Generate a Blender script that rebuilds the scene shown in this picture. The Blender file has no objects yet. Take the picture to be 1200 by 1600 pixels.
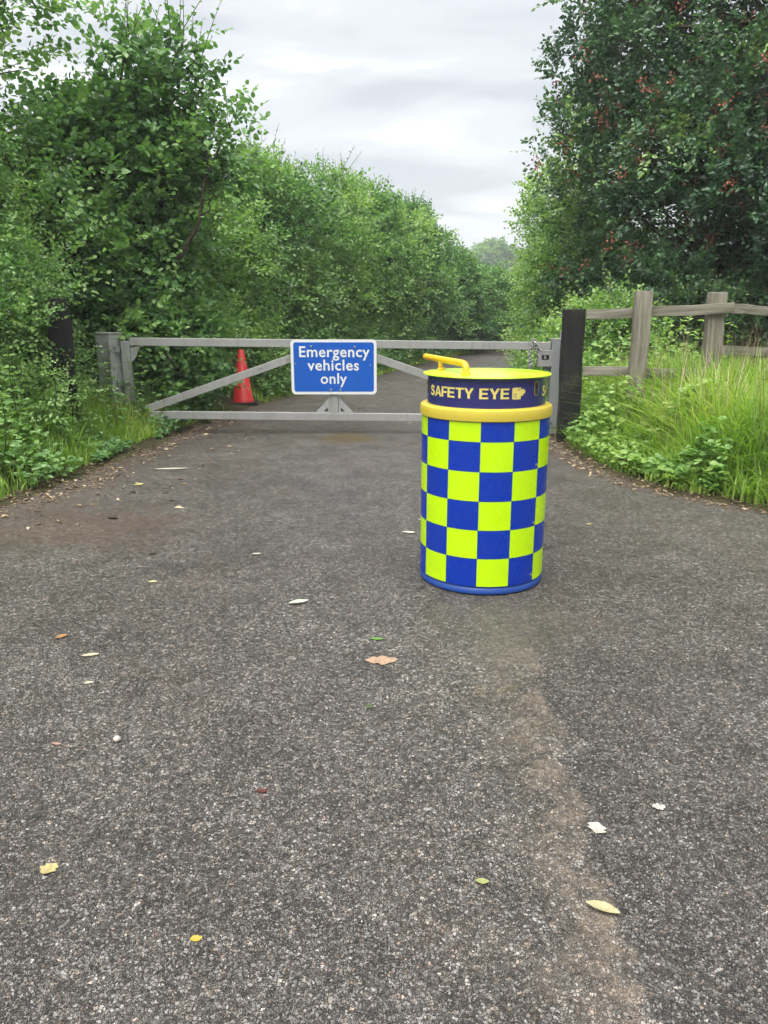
import bpy, bmesh, math, random
import numpy as np
from mathutils import Vector, Matrix

# ------------------------------------------------------------------ camera, sky, sun, exposure
scene = bpy.context.scene
COL = scene.collection
R = math.radians
EYE = 1.296
cam_d = bpy.data.cameras.new('camera')
cam_d.sensor_fit = 'VERTICAL'
cam_d.angle = 2 * math.atan(800 / 1200)
cam_d.clip_start = 0.05
cam_d.clip_end = 2000
cam = bpy.data.objects.new('camera', cam_d)
COL.objects.link(cam)
cam.location = (0, 0, EYE)
cam.rotation_euler = (R(90) - math.atan(315 / 1200), 0, 0)
scene.camera = cam

SUN_EL, SUN_AZ = 68.0, 205.0          # elevation, compass from +Y towards +X
world = bpy.data.worlds.new('World')
scene.world = world
world.use_nodes = True
wn, wl = world.node_tree.nodes, world.node_tree.links
wn.clear()
w_out = wn.new('ShaderNodeOutputWorld')
w_bg = wn.new('ShaderNodeBackground')
w_bg.inputs['Strength'].default_value = 0.05
w_sky = wn.new('ShaderNodeTexSky')
w_sky.sky_type = 'NISHITA'
w_sky.sun_disc = False
w_sky.sun_elevation = R(SUN_EL)
w_sky.sun_rotation = R(SUN_AZ)
w_sky.air_density = 1.0
w_sky.dust_density = 2.0
w_tc = wn.new('ShaderNodeTexCoord')
w_sep = wn.new('ShaderNodeSeparateXYZ')
wl.new(w_tc.outputs['Generated'], w_sep.inputs[0])


def wmath(op, a, b=None, c=None):
    n = wn.new('ShaderNodeMath')
    n.operation = op
    for i, v in enumerate((a, b, c)):
        if v is None:
            continue
        if isinstance(v, (int, float)):
            n.inputs[i].default_value = v
        else:
            wl.new(v, n.inputs[i])
    return n.outputs[0]


w_h = wmath('ADD', wmath('MAXIMUM', w_sep.outputs[2], 0.0), 0.16)
w_cx = wmath('DIVIDE', w_sep.outputs[0], w_h)
w_cy = wmath('DIVIDE', w_sep.outputs[1], w_h)
w_cmb = wn.new('ShaderNodeCombineXYZ')
wl.new(wmath('MULTIPLY', w_cx, 0.55), w_cmb.inputs[0])
wl.new(wmath('MULTIPLY', w_cy, 1.0), w_cmb.inputs[1])
w_n1 = wn.new('ShaderNodeTexNoise')
w_n1.inputs['Scale'].default_value = 1.7
w_n1.inputs['Detail'].default_value = 6
w_n1.inputs['Roughness'].default_value = 0.52
w_n1.inputs['Distortion'].default_value = 0.5
wl.new(w_cmb.outputs[0], w_n1.inputs['Vector'])
w_r = wn.new('ShaderNodeValToRGB')
w_r.color_ramp.interpolation = 'EASE'
els = w_r.color_ramp.elements
els[0].position, els[0].color = 0.40, (2.2, 2.3, 2.4, 1)
els[1].position, els[1].color = 0.63, (3.5, 3.52, 3.55, 1)
e = els.new(0.52)
e.color = (2.72, 2.8, 2.87, 1)
wl.new(w_n1.outputs['Fac'], w_r.inputs[0])
w_mix = wn.new('ShaderNodeMix')
w_mix.data_type = 'RGBA'
w_mix.inputs['Factor'].default_value = 0.93
wl.new(w_sky.outputs[0], w_mix.inputs['A'])
wl.new(w_r.outputs[0], w_mix.inputs['B'])
wl.new(w_mix.outputs['Result'], w_bg.inputs['Color'])
wl.new(w_bg.outputs[0], w_out.inputs['Surface'])

sun_d = bpy.data.lights.new('sun', 'SUN')
sun_d.energy = 1.5
sun_d.angle = R(70)
sun_d.color = (1.0, 0.97, 0.92)
sun = bpy.data.objects.new('sun', sun_d)
COL.objects.link(sun)
_sd = Vector((math.sin(R(SUN_AZ)) * math.cos(R(SUN_EL)), math.cos(R(SUN_AZ)) * math.cos(R(SUN_EL)), math.sin(R(SUN_EL))))
sun.rotation_euler = _sd.to_track_quat('Z', 'Y').to_euler()

vs = scene.view_settings
vs.view_transform = 'Standard'
vs.look = 'None'
vs.exposure = 2.7
vs.gamma = 1
vs.use_curve_mapping = False
scene.render.engine = 'CYCLES'
cy = scene.cycles
cy.max_bounces = 5
cy.diffuse_bounces = 3
cy.glossy_bounces = 2
cy.transmission_bounces = 3
cy.use_adaptive_sampling = True
cy.adaptive_threshold = 0.03
cy.volume_bounces = 0
cy.use_denoising = True

rng = np.random.default_rng(7)
random.seed(7)

# ------------------------------------------------------------------ helpers: nodes and materials


class NT:
    """small wrapper for building a material node tree"""

    def __init__(self, name):
        self.m = bpy.data.materials.new(name)
        self.m.use_nodes = True
        self.n, self.l = self.m.node_tree.nodes, self.m.node_tree.links
        self.n.clear()
        self.out = self.n.new('ShaderNodeOutputMaterial')
        self._obj = None

    def node(self, t, **kw):
        n = self.n.new(t)
        for k, v in kw.items():
            setattr(n, k, v)
        return n

    def put(self, sock, v):
        if v is None:
            return
        if hasattr(v, 'is_linked'):
            self.l.new(v, sock)
        elif isinstance(v, (tuple, list)):
            sock.default_value = tuple(v) + ((1,) if len(v) == 3 and len(sock.default_value) == 4 else ())
        else:
            sock.default_value = v

    def math(self, op, a, b=None, c=None, clamp=False):
        n = self.node('ShaderNodeMath', operation=op, use_clamp=clamp)
        for i, v in enumerate((a, b, c)):
            self.put(n.inputs[i], v)
        return n.outputs[0]

    def obj(self):
        if self._obj is None:
            self._obj = self.node('ShaderNodeTexCoord').outputs['Object']
        return self._obj

    def noise(self, scale, detail=3, rough=0.5, vec=None, dist=0.0, out='Fac'):
        n = self.node('ShaderNodeTexNoise')
        n.inputs['Scale'].default_value = scale
        n.inputs['Detail'].default_value = detail
        n.inputs['Roughness'].default_value = rough
        n.inputs['Distortion'].default_value = dist
        self.l.new(vec or self.obj(), n.inputs['Vector'])
        return n.outputs[out]

    def scaled(self, s, vec=None):
        n = self.node('ShaderNodeMapping')
        n.inputs['Scale'].default_value = s
        self.l.new(vec or self.obj(), n.inputs['Vector'])
        return n.outputs[0]

    def ramp(self, fac, stops, interp='LINEAR'):
        n = self.node('ShaderNodeValToRGB')
        n.color_ramp.interpolation = interp
        e = n.color_ramp.elements
        while len(e) < len(stops):
            e.new(0.5)
        for el, (p, c) in zip(e, stops):
            el.position = p
            c = (c, c, c) if isinstance(c, (int, float)) else c
            el.color = tuple(c) + (1,)
        self.put(n.inputs[0], fac)
        return n.outputs[0]

    def step(self, v, lo, hi, a=0.0, b=1.0):
        n = self.node('ShaderNodeMapRange', interpolation_type='SMOOTHSTEP')
        self.put(n.inputs['Value'], v)
        n.inputs['From Min'].default_value, n.inputs['From Max'].default_value = lo, hi
        n.inputs['To Min'].default_value, n.inputs['To Max'].default_value = a, b
        return n.outputs['Result']

    def mix(self, fac, a, b, mode='MIX'):
        n = self.node('ShaderNodeMix', data_type='RGBA', blend_type=mode)
        self.put(n.inputs['Factor'], fac)
        self.put(n.inputs['A'], a)
        self.put(n.inputs['B'], b)
        return n.outputs['Result']

    def attr(self, name):
        n = self.node('ShaderNodeAttribute', attribute_name=name)
        return n

    def bump(self, h, strength=0.3, dist=0.01, normal=None):
        n = self.node('ShaderNodeBump')
        n.inputs['Strength'].default_value = strength
        n.inputs['Distance'].default_value = dist
        self.put(n.inputs['Height'], h)
        if normal:
            self.l.new(normal, n.inputs['Normal'])
        return n.outputs[0]

    def bsdf(self, color, rough=0.6, metal=0.0, spec=0.5, normal=None, coat=0.0):
        b = self.node('ShaderNodeBsdfPrincipled')
        self.put(b.inputs['Base Color'], color)
        self.put(b.inputs['Roughness'], rough)
        self.put(b.inputs['Metallic'], metal)
        self.put(b.inputs['Specular IOR Level'], spec)
        self.put(b.inputs['Coat Weight'], coat)
        if normal:
            self.l.new(normal, b.inputs['Normal'])
        return b.outputs[0]

    def done(self, shader):
        self.l.new(shader, self.out.inputs['Surface'])
        return self.m


def leaf_mat(name, stops, transl=0.38, rough=0.34, spec=0.42, tmul=(1.15, 1.35, 0.6)):
    """leaf colour from a per-leaf random number; thin leaves let light through"""
    t = NT(name)
    a = t.attr('rnd').outputs['Fac']
    col = t.ramp(a, stops)
    p = t.bsdf(col, rough, 0, spec)
    tr = t.node('ShaderNodeBsdfTranslucent')
    tc = t.mix(1.0, col, tmul, 'MULTIPLY')
    t.l.new(tc, tr.inputs['Color'])
    mx = t.node('ShaderNodeMixShader')
    mx.inputs[0].default_value = transl
    t.l.new(p, mx.inputs[1])
    t.l.new(tr.outputs[0], mx.inputs[2])
    return t.done(mx.outputs[0])


ALB = .70


def paint_mat(name, col, rough=0.4, spec=0.5, var=0.12, dirt=(0.1, 0.09, 0.07), dirt_amt=0.25, scale=6, coat=0.0, metal=0.0, streak=True):
    t = NT(name)
    col, dirt = tuple(v * ALB for v in col), tuple(v * ALB for v in dirt)
    n1 = t.noise(scale, 5, 0.6)
    n2 = t.noise(scale * 3.1, 4, 0.6, vec=t.scaled((1, 1, 0.15 if streak else 1)))
    c = t.mix(t.step(n1, 0.35, 0.75, 0, var), col, tuple(min(1, v * 0.55) for v in col))
    c = t.mix(t.step(n2, 0.52, 0.8, 0, dirt_amt), c, dirt)
    nrm = t.bump(t.noise(scale * 14, 3), 0.06, 0.004)
    r = t.step(n1, 0.2, 0.8, rough * 0.8, min(1, rough * 1.35))
    return t.done(t.bsdf(c, r, metal, spec, nrm, coat))


# ------------------------------------------------------------------ helpers: meshes and objects


def new_mesh(name, V, loops, starts, totals, rnd=None, smooth=False):
    V = np.asarray(V, np.float32)
    me = bpy.data.meshes.new(name)
    me.vertices.add(len(V))
    me.vertices.foreach_set('co', V.ravel())
    me.loops.add(len(loops))
    me.loops.foreach_set('vertex_index', np.asarray(loops, np.int32))
    me.polygons.add(len(starts))
    me.polygons.foreach_set('loop_start', np.asarray(starts, np.int32))
    try:
        me.polygons.foreach_set('loop_total', np.asarray(totals, np.int32))
    except Exception:
        pass
    if rnd is not None:
        a = me.attributes.new('rnd', 'FLOAT', 'FACE')
        a.data.foreach_set('value', np.asarray(rnd, np.float32))
    me.update(calc_edges=True)
    me.polygons.foreach_set('use_smooth', np.full(len(starts), smooth))
    me.validate()
    return me


def link(name, me, mat=None, parent=None, loc=(0, 0, 0), rz=0.0):
    o = bpy.data.objects.new(name, me)
    COL.objects.link(o)
    o.location = loc
    o.rotation_euler = (0, 0, rz)
    if mat is not None and me is not None:
        if not me.materials:
            me.materials.append(mat)
    if parent is not None:
        o.parent = parent
    return o


def tag(o, label=None, cat=None, group=None, kind=None):
    if label:
        o['label'] = label
    if cat:
        o['category'] = cat
    if group:
        o['group'] = group
    if kind:
        o['kind'] = kind
    return o


def thing(name, label, cat, loc=(0, 0, 0), rz=0.0, group=None):
    o = bpy.data.objects.new(name, None)
    o.empty_display_size = 0.1
    COL.objects.link(o)
    o.location = loc
    o.rotation_euler = (0, 0, rz)
    return tag(o, label, cat, group)


def bm_box(bm, c, s, rot=None, bev=0.0, seg=2):
    """box of size s centred at c, optionally rotated (Matrix 3x3) and bevelled"""
    r = bmesh.ops.create_cube(bm, size=1.0)
    vs_ = r['verts']
    for v in vs_:
        v.co = Vector((v.co.x * s[0], v.co.y * s[1], v.co.z * s[2]))
    if bev > 0:
        es = list({e for v in vs_ for e in v.link_edges})
        rb = bmesh.ops.bevel(bm, geom=es, offset=bev, segments=seg, affect='EDGES', profile=0.5)
        vs_ = list({v for f in rb['faces'] for v in f.verts} | {v for v in vs_ if v.is_valid})
    M = rot.to_4x4() if rot is not None else Matrix.Identity(4)
    for v in vs_:
        v.co = (M @ v.co) + Vector(c)
    return vs_


def bm_bar(bm, a, b, w, h, up=(0, 0, 1), bev=0.004):
    """rectangular bar from a to b; w across, h along 'up'"""
    a, b, up = Vector(a), Vector(b), Vector(up)
    x = (b - a).normalized()
    y = up.cross(x).normalized()
    z = x.cross(y)
    M = Matrix((x, y, z)).transposed()
    return bm_box(bm, (a + b) / 2, ((b - a).length, w, h), M, bev)


def bm_tube(bm, pts, radii, n=8, cap=True):
    pts = [Vector(p) for p in pts]
    if isinstance(radii, (int, float)):
        radii = [radii] * len(pts)
    rings = []
    prev = None
    for i, p in enumerate(pts):
        t = (pts[min(i + 1, len(pts) - 1)] - pts[max(i - 1, 0)]).normalized()
        if prev is None:
            ref = Vector((0, 0, 1)) if abs(t.z) < 0.9 else Vector((1, 0, 0))
            x = t.cross(ref).normalized()
        else:
            x = (prev - t * prev.dot(t)).normalized()
        prev = x
        y = t.cross(x)
        rings.append([bm.verts.new(p + (x * math.cos(2 * math.pi * k / n) + y * math.sin(2 * math.pi * k / n)) * radii[i]) for k in range(n)])
    for a, b in zip(rings, rings[1:]):
        for k in range(n):
            bm.faces.new((a[k], a[(k + 1) % n], b[(k + 1) % n], b[k]))
    if cap:
        bm.faces.new(rings[0][::-1])
        bm.faces.new(rings[-1])


def bm_lathe(bm, prof, n=64, closed_bottom=True, closed_top=True):
    rings = []
    for r, z in prof:
        rings.append([bm.verts.new((r * math.cos(2 * math.pi * k / n), r * math.sin(2 * math.pi * k / n), z)) for k in range(n)])
    for a, b in zip(rings, rings[1:]):
        for k in range(n):
            bm.faces.new((a[k], a[(k + 1) % n], b[(k + 1) % n], b[k]))
    if closed_bottom:
        bm.faces.new(rings[0][::-1])
    if closed_top:
        bm.faces.new(rings[-1])


def bm_done(name, bm, mat, parent=None, smooth=0.0, loc=(0, 0, 0), rz=0.0):
    bmesh.ops.recalc_face_normals(bm, faces=bm.faces[:])
    me = bpy.data.meshes.new(name)
    bm.to_mesh(me)
    bm.free()
    if smooth:
        me.polygons.foreach_set('use_smooth', np.full(len(me.polygons), True))
        try:
            me.set_sharp_from_angle(angle=R(smooth))
        except Exception:
            pass
    return link(name, me, mat, parent, loc, rz)


def rounded_rect(w, h, r, seg=6):
    pts = []
    for cx, cz, a0 in ((w / 2 - r, h / 2 - r, 0), (-w / 2 + r, h / 2 - r, 90), (-w / 2 + r, -h / 2 + r, 180), (w / 2 - r, -h / 2 + r, 270)):
        for k in range(seg + 1):
            a = R(a0 + 90 * k / seg)
            pts.append((cx + r * math.cos(a), cz + r * math.sin(a)))
    return pts


def bm_plate(bm, outline, y0, y1):
    """extrude an x,z outline between y0 (front) and y1"""
    f = [bm.verts.new((x, y0, z)) for x, z in outline]
    b = [bm.verts.new((x, y1, z)) for x, z in outline]
    bm.faces.new(f)
    bm.faces.new(b[::-1])
    n = len(f)
    for k in range(n):
        bm.faces.new((f[k], b[k], b[(k + 1) % n], f[(k + 1) % n]))


def norm(a):
    return a / np.maximum(np.linalg.norm(a, axis=-1, keepdims=True), 1e-9)


def sm(t):
    t = np.clip(t, 0, 1)
    return t * t * (3 - 2 * t)


def vnoise(p, f, seed=0):
    """cheap smooth value noise on 2-D points"""
    p = np.asarray(p, float) * f
    i = np.floor(p).astype(int)
    w = sm(p - i)

    def hsh(ix, iy):
        h = (ix * 374761393 + iy * 668265263 + seed * 974711) & 0xffffffff
        h = ((h ^ (h >> 13)) * 1274126177) & 0xffffffff
        return ((h ^ (h >> 16)) & 0xffff) / 65535.0
    a, b = hsh(i[..., 0], i[..., 1]), hsh(i[..., 0] + 1, i[..., 1])
    c, d = hsh(i[..., 0], i[..., 1] + 1), hsh(i[..., 0] + 1, i[..., 1] + 1)
    return (a * (1 - w[..., 0]) + b * w[..., 0]) * (1 - w[..., 1]) + (c * (1 - w[..., 0]) + d * w[..., 0]) * w[..., 1]


# leaf templates: (along, across, normal)
LEAF6 = np.array([(0, 0, 0), (.28, .40, .07), (.68, .34, .06), (1, 0, -.10), (.68, -.34, .06), (.28, -.40, .07)])
LEAF6_F = [(0, 1, 2, 3), (0, 3, 4, 5)]
LEAF4 = np.array([(0, 0, 0), (.48, .42, .08), (1, 0, -.06), (.48, -.42, .08)])
LEAF4_F = [(0, 1, 2), (0, 2, 3)]
LOBED = np.array([(0, 0, 0), (.25, .16, .03), (.42, .46, .08), (.62, .2, .05), (.82, .3, .04), (1, 0, -.06), (.82, -.3, .04), (.62, -.2, .05), (.42, -.46, .08), (.25, -.16, .03)])
LOBED_F = [(0, 1, 2, 3), (0, 3, 4, 5), (0, 5, 6, 7), (0, 7, 8, 9)]


class Leaves:
    """collects leaves and builds one mesh"""

    def __init__(self, tmpl='6'):
        self.T, self.F = {'6': (LEAF6, LEAF6_F), '4': (LEAF4, LEAF4_F), 'L': (LOBED, LOBED_F)}[tmpl]
        self.V, self.r = [], []

    def add(self, pos, d, n, length, width, rnd):
        d = norm(d)
        s = norm(np.cross(n, d))
        n2 = np.cross(d, s)
        L = np.broadcast_to(np.asarray(length, float), (len(pos),))[:, None, None]
        W = np.broadcast_to(np.asarray(width, float), (len(pos),))[:, None, None]
        T = self.T
        v = pos[:, None, :] + d[:, None, :] * (T[None, :, 0:1] * L) + s[:, None, :] * (T[None, :, 1:2] * W) + n2[:, None, :] * (T[None, :, 2:3] * L)
        self.V.append(v)
        self.r.append(np.asarray(rnd, float))

    def count(self):
        return sum(len(v) for v in self.V)

    def mesh(self, name, origin=(0, 0, 0)):
        V = np.concatenate(self.V)
        r = np.concatenate(self.r)
        k, m = len(V), len(self.T)
        fl = [len(f) for f in self.F]
        base = (np.arange(k) * m)[:, None]
        loops = (base + np.concatenate([np.array(f) for f in self.F])[None, :]).ravel()
        tot = np.tile(fl, k)
        st = np.concatenate(([0], np.cumsum(tot)[:-1]))
        rr = np.repeat(r, len(self.F))
        return new_mesh(name, V.reshape(-1, 3) - np.asarray(origin), loops, st, tot, rr)


UP = np.array((0, 0, 1.0))


def spray_leaves(lv, P, D, N, Ls, n, ll, lw, g, droop=0.25, rnd0=None, spread=0.9, tilt=0.45, young=0.0):
    """leaves set alternately along each spray"""
    S = len(P)
    side = norm(np.cross(D, N))
    for i in range(n):
        t = (i + 0.6) / n
        pos = P + D * (Ls * t)[:, None] - UP * (Ls * droop * t * t)[:, None]
        sg = 1.0 if i % 2 else -1.0
        if i == n - 1:
            d = D + g.normal(0, .25, (S, 3)) - UP * .15
        else:
            d = D * .5 + side * (sg * spread) + g.normal(0, .3, (S, 3)) - UP * .18
        nn = N + g.normal(0, tilt, (S, 3))
        sc = g.uniform(.65, 1.15, S) * (1.0 if i < n - 2 else .8)
        r = (rnd0 if rnd0 is not None else .5) + g.normal(0, .16, S) + young * (t - .5)
        lv.add(pos, d, nn, ll * sc, lw * sc, np.clip(r, 0, 1))


def lobes_for(c, rx, ry, h, n, r0, r1, g, z0=0.25, dome=0.55, fx=0.0, fy=0.0):
    """lobe centres filling a shrub: upright body with a domed top"""
    out = []
    for i in range(n):
        u = g.uniform(0, 1) ** 0.85
        z = z0 + u * (h - z0)
        top = max(0.0, (u - dome) / (1 - dome))
        prof = math.sqrt(max(0.04, 1 - top ** 2)) * (0.82 + 0.18 * math.sin(3.1 * u + c[0]))
        a = g.uniform(0, 2 * math.pi)
        q = math.sqrt(g.uniform(.12, 1)) * .88
        r = g.uniform(r0, r1) * (1 - .25 * top)
        x = c[0] + math.cos(a) * q * rx * prof + fx * (1 - u)
        y = c[1] + math.sin(a) * q * ry * prof + fy * (1 - u)
        out.append((x, y, max(z - .5 * r, r * .55), r))
    return np.array(out)


def foliage(lv, lob, spl, g, Ls=(.25, .5), nl=9, ll=.08, lw=.07, view=(0, 0), keep_back=.35, axis=None, upb=.35, rnd_l=.25, droop=.25,
            rnd_mid=.5, young=.25, inner=.55, hook=None):
    """sprays on the surface of each lobe; sprays buried in another lobe are dropped. returns spray bases and tips"""
    Ps, Ds, Os, Rs = [], [], [], []
    for k, (x, y, z, r) in enumerate(lob):
        n = max(6, int(spl * (r / .6) ** 2))
        d = norm(g.normal(0, 1, (n, 3)))
        d[:, 2] = np.where(d[:, 2] < -.3, -d[:, 2], d[:, 2])
        d = norm(d)
        q = r * g.uniform(.62, 1.06, n) * (1 + .25 * np.sin(d[:, 0] * 7 + k) * np.cos(d[:, 1] * 6 + 2 * k) + .15 * np.sin(d[:, 2] * 9 + 3 * k))
        p = np.array((x, y, z)) + d * q[:, None] * np.array((1, 1, .85))
        m = np.ones(n, bool)
        near = lob[np.linalg.norm(lob[:, :3] - (x, y, z), axis=1) < r * 2.4]
        for (a, b, c_, rr) in near:
            if (a, b, c_) == (x, y, z):
                continue
            m &= np.linalg.norm((p - (a, b, c_)), axis=1) > rr * inner
        # far side of the shrub, as seen from the lane, is thinner
        vd = norm(np.array((view[0] - x, view[1] - y, 0.0))[None, :])[0]
        back = (d @ vd) < -.35
        m &= ~back | (g.uniform(0, 1, n) < keep_back)
        m &= p[:, 2] > .06
        Ps.append(p[m])
        Os.append(d[m])
        Rs.append(np.full(m.sum(), np.clip(rnd_mid + g.normal(0, rnd_l), .08, .92)))
    P, O, rl = np.concatenate(Ps), np.concatenate(Os), np.concatenate(Rs)
    S = len(P)
    D = norm(O * .75 + UP * upb + g.normal(0, .42, (S, 3)))
    N = norm(UP * 1.0 + O * .65 + g.normal(0, .30, (S, 3)))
    N = norm(N - D * np.sum(N * D, 1, keepdims=True))
    L = g.uniform(Ls[0], Ls[1], S)
    rl = np.clip(rl + g.normal(0, .08, S), 0, 1)
    if hook is not None:
        rl = hook(P, O, rl)
    spray_leaves(lv, P, D, N, L, nl, ll, lw, g, droop, rl, young=young)
    return P, D, L


def bm_branch(bm, a, b, r0, r1, g, n=5, seg=4, wob=.12, sag=0.0):
    a, b = Vector(a), Vector(b)
    ln = (b - a).length
    pts, rad = [], []
    for i in range(seg + 1):
        t = i / seg
        p = a.lerp(b, t)
        w = math.sin(math.pi * t) * wob * ln
        pts.append(p + Vector((g.normal(0, .5) * w, g.normal(0, .5) * w, g.normal(0, .3) * w + sag * math.sin(math.pi * t) * ln)))
        rad.append(r0 + (r1 - r0) * t)
    bm_tube(bm, pts, rad, n, cap=False)
    return pts


def shoots(lv, bm, bases, g, ln=(.5, 1.1), gap=.055, ll=.06, lw=.05, lean=.35, out=(0, 0), rnd=.6):
    """thin upright shoots standing out of the crown, with leaves along them"""
    for b in bases:
        L = g.uniform(*ln)
        d = norm(np.array((g.normal(out[0], lean), g.normal(out[1], lean), 1.0))[None])[0]
        bend = np.array((g.normal(0, .12), g.normal(0, .12), 0))
        n = max(4, int(L / gap))
        ts = (np.arange(n) + .5) / n
        pos = np.asarray(b)[None] + d[None] * (ts * L)[:, None] + bend[None] * (ts ** 2 * L)[:, None]
        pts = [Vector(b)] + [Vector(q) for q in pos[::max(1, n // 4)]] + [Vector(pos[-1])]
        bm_tube(bm, pts, list(np.linspace(.006, .002, len(pts))), 4, cap=False)
        az = np.arange(n) * 2.4 + g.uniform(0, 6)
        hd = np.stack((np.cos(az), np.sin(az), np.full(n, .45)), 1)
        dd = norm(hd + d[None] * .35 + g.normal(0, .2, (n, 3)))
        nn = norm(UP[None] * .9 - hd * .3 + g.normal(0, .35, (n, 3)))
        sc = (1.15 - .5 * ts) * g.uniform(.75, 1.15, n)
        lv.add(pos, dd, nn, ll * sc, lw * sc, np.clip(rnd + g.normal(0, .12, n), 0, 1))


# ------------------------------------------------------------------ the lane: edges and heights
LY = np.array([-8, 0, 2.0, 3.5, 4.4, 4.94, 5.39, 6.05, 7.22, 8.9, 10.74, 12.45, 15.8, 19.5, 23.4, 25.5, 27.5, 29.5])
LX = np.array([-14, -10, -6.5, -4.2, -3.10, -2.66, -2.54, -2.46, -2.38, -2.14, -1.85, -1.24, -.13, .95, 2.3, 4.2, 7.5, 12.0])
RY = np.array([-8, 0, 2.0, 3.5, 4.2, 4.7, 4.94, 5.29, 5.6, 6.18, 6.89, 7.77, 9.0, 11.0, 14.0, 16.5, 18.5, 20.0, 21.0, 22.0, 29.5])
RX = np.array([14, 11, 8.0, 5.4, 3.9, 2.95, 2.55, 2.27, 2.01, 1.84, 1.75, 1.76, 1.85, 1.88, 2.15, 2.8, 3.9, 5.6, 8.0, 12.0, 14.0])


def xl(y):
    return np.interp(y, LY, LX)


def xr(y):
    return np.interp(y, RY, RX)


def ground_z(x, y):
    """height of the verge above the lane surface"""
    x, y = np.asarray(x, float), np.asarray(y, float)
    d = np.maximum(xl(y) - x, x - xr(y))
    right = (x - xr(y)) > 0
    rise = np.where(right, .20, .16)
    return np.where(d > 0, sm(d / 1.1) * rise + .02 * sm(d / .1), 0.0)


# asphalt ------------------------------------------------------------
t = NT('asphalt')
ob = t.obj()
sep = t.node('ShaderNodeSeparateXYZ')
t.l.new(ob, sep.inputs[0])
X, Y = sep.outputs[0], sep.outputs[1]
wv = t.node('ShaderNodeVectorMath', operation='ADD')
t.l.new(ob, wv.inputs[0])
nz = t.node('ShaderNodeVectorMath', operation='SCALE')
t.l.new(t.noise(150, 2, .5, out='Color'), nz.inputs[0])
nz.inputs['Scale'].default_value = .006
t.l.new(nz.outputs[0], wv.inputs[1])


def vor_pair(scale):
    a = t.node('ShaderNodeTexVoronoi')
    b = t.node('ShaderNodeTexVoronoi', feature='DISTANCE_TO_EDGE')
    for n in (a, b):
        n.inputs['Scale'].default_value = scale
        t.l.new(wv.outputs[0], n.inputs['Vector'])
    c = t.node('ShaderNodeSeparateColor')
    t.l.new(a.outputs['Color'], c.inputs[0])
    return c.outputs, b.outputs['Distance']


c1, e1 = vor_pair(122)
c2, e2 = vor_pair(235)
stone_c = t.ramp(c1[0], [(0, (.055, .053, .05)), (.35, (.10, .096, .09)), (.62, (.165, .158, .148)), (.88, (.29, .28, .265)), (.985, (.42, .41, .39))])
hue = t.ramp(c1[1], [(0, (.95, .97, 1.03)), (.6, (1, 1, 1)), (.85, (1.05, .98, .9)), (1, (1.18, .93, .8))])
stone_c = t.mix(1.0, stone_c, hue, 'MULTIPLY')
small_c = t.ramp(c2[0], [(0, (.035, .033, .031)), (.5, (.075, .071, .066)), (.9, (.22, .21, .195))])
thr = t.math('MULTIPLY_ADD', c1[2], .16, -.02)
m_st = t.step(t.math('SUBTRACT', e1, thr), .02, .10)
m_sm = t.step(e2, .03, .14)
base = t.mix(m_sm, (.016, .015, .014), small_c)
base = t.mix(m_st, base, stone_c)
big = t.noise(.55, 4, .6)
base = t.mix(1.0, base, t.ramp(big, [(.3, .78), (.7, 1.22)]), 'MULTIPLY')
mid = t.noise(3.2, 5, .62)
base = t.mix(1.0, base, t.ramp(mid, [(.3, .82), (.72, 1.18)]), 'MULTIPLY')
base = t.mix(t.math('MULTIPLY', t.step(t.noise(.9, 6, .65, vec=t.scaled((1, .45, 1))), .52, .66), .38), base, t.mix(1.0, base, (.5, .47, .45), 'MULTIPLY'))
c3, e3 = vor_pair(58)
base = t.mix(1.0, base, t.ramp(c3[0], [(0, .66), (.6, .97), (1, 1.45)]), 'MULTIPLY')
base = t.mix(1.0, base, t.ramp(t.noise(13, 4, .7), [(.3, .85), (.7, 1.15)]), 'MULTIPLY')
# reddish brown dust in patches
dust = t.math('MULTIPLY', t.step(t.noise(1.7, 6, .68, vec=t.scaled((1, .6, 1))), .50, .72), t.step(t.noise(30, 4, .7), .35, .65))
base = t.mix(t.math('MULTIPLY', dust, .5), base, (.165, .108, .082))
# line where a darker, newer strip of asphalt meets the old one, with sandy dust lying along the joint
wob = t.math('MULTIPLY', t.math('SUBTRACT', t.noise(3.0, 8, .72), .5), .26)
jx = t.math('ADD', t.math('MULTIPLY_ADD', Y, .075, .415), wob)
sj = t.math('SUBTRACT', jx, X)                       # > 0 left of the joint
rightside = t.math('MULTIPLY', t.step(sj, -.012, .012, 1, 0), t.step(Y, 3.3, 2.2, 0, 1))
newstrip = t.math('MULTIPLY', rightside, t.step(sj, -.75, -.1, 0.25, 1))
base = t.mix(t.math('MULTIPLY', newstrip, .42), base, t.mix(1.0, base, (.42, .43, .46), 'MULTIPLY'))
wid = t.math('ADD', t.math('MULTIPLY', t.noise(2.1, 4, .6), .75), -.06)
sand = t.math('MULTIPLY', t.math('MULTIPLY', t.step(sj, 0, .03), t.math('SUBTRACT', 1.0, t.math('DIVIDE', sj, wid), clamp=True)), t.step(Y, 3.45, 2.9))
sand = t.math('MULTIPLY', sand, t.step(t.noise(26, 5, .7), .25, .62))
sand = t.math('MULTIPLY', sand, t.step(t.noise(5.2, 6, .75), .40, .58, .1, 1))
base = t.mix(t.math('MULTIPLY', sand, .68), base, t.ramp(t.noise(70, 4, .7), [(.3, (.20, .158, .122)), (.7, (.42, .35, .275))]))
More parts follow.
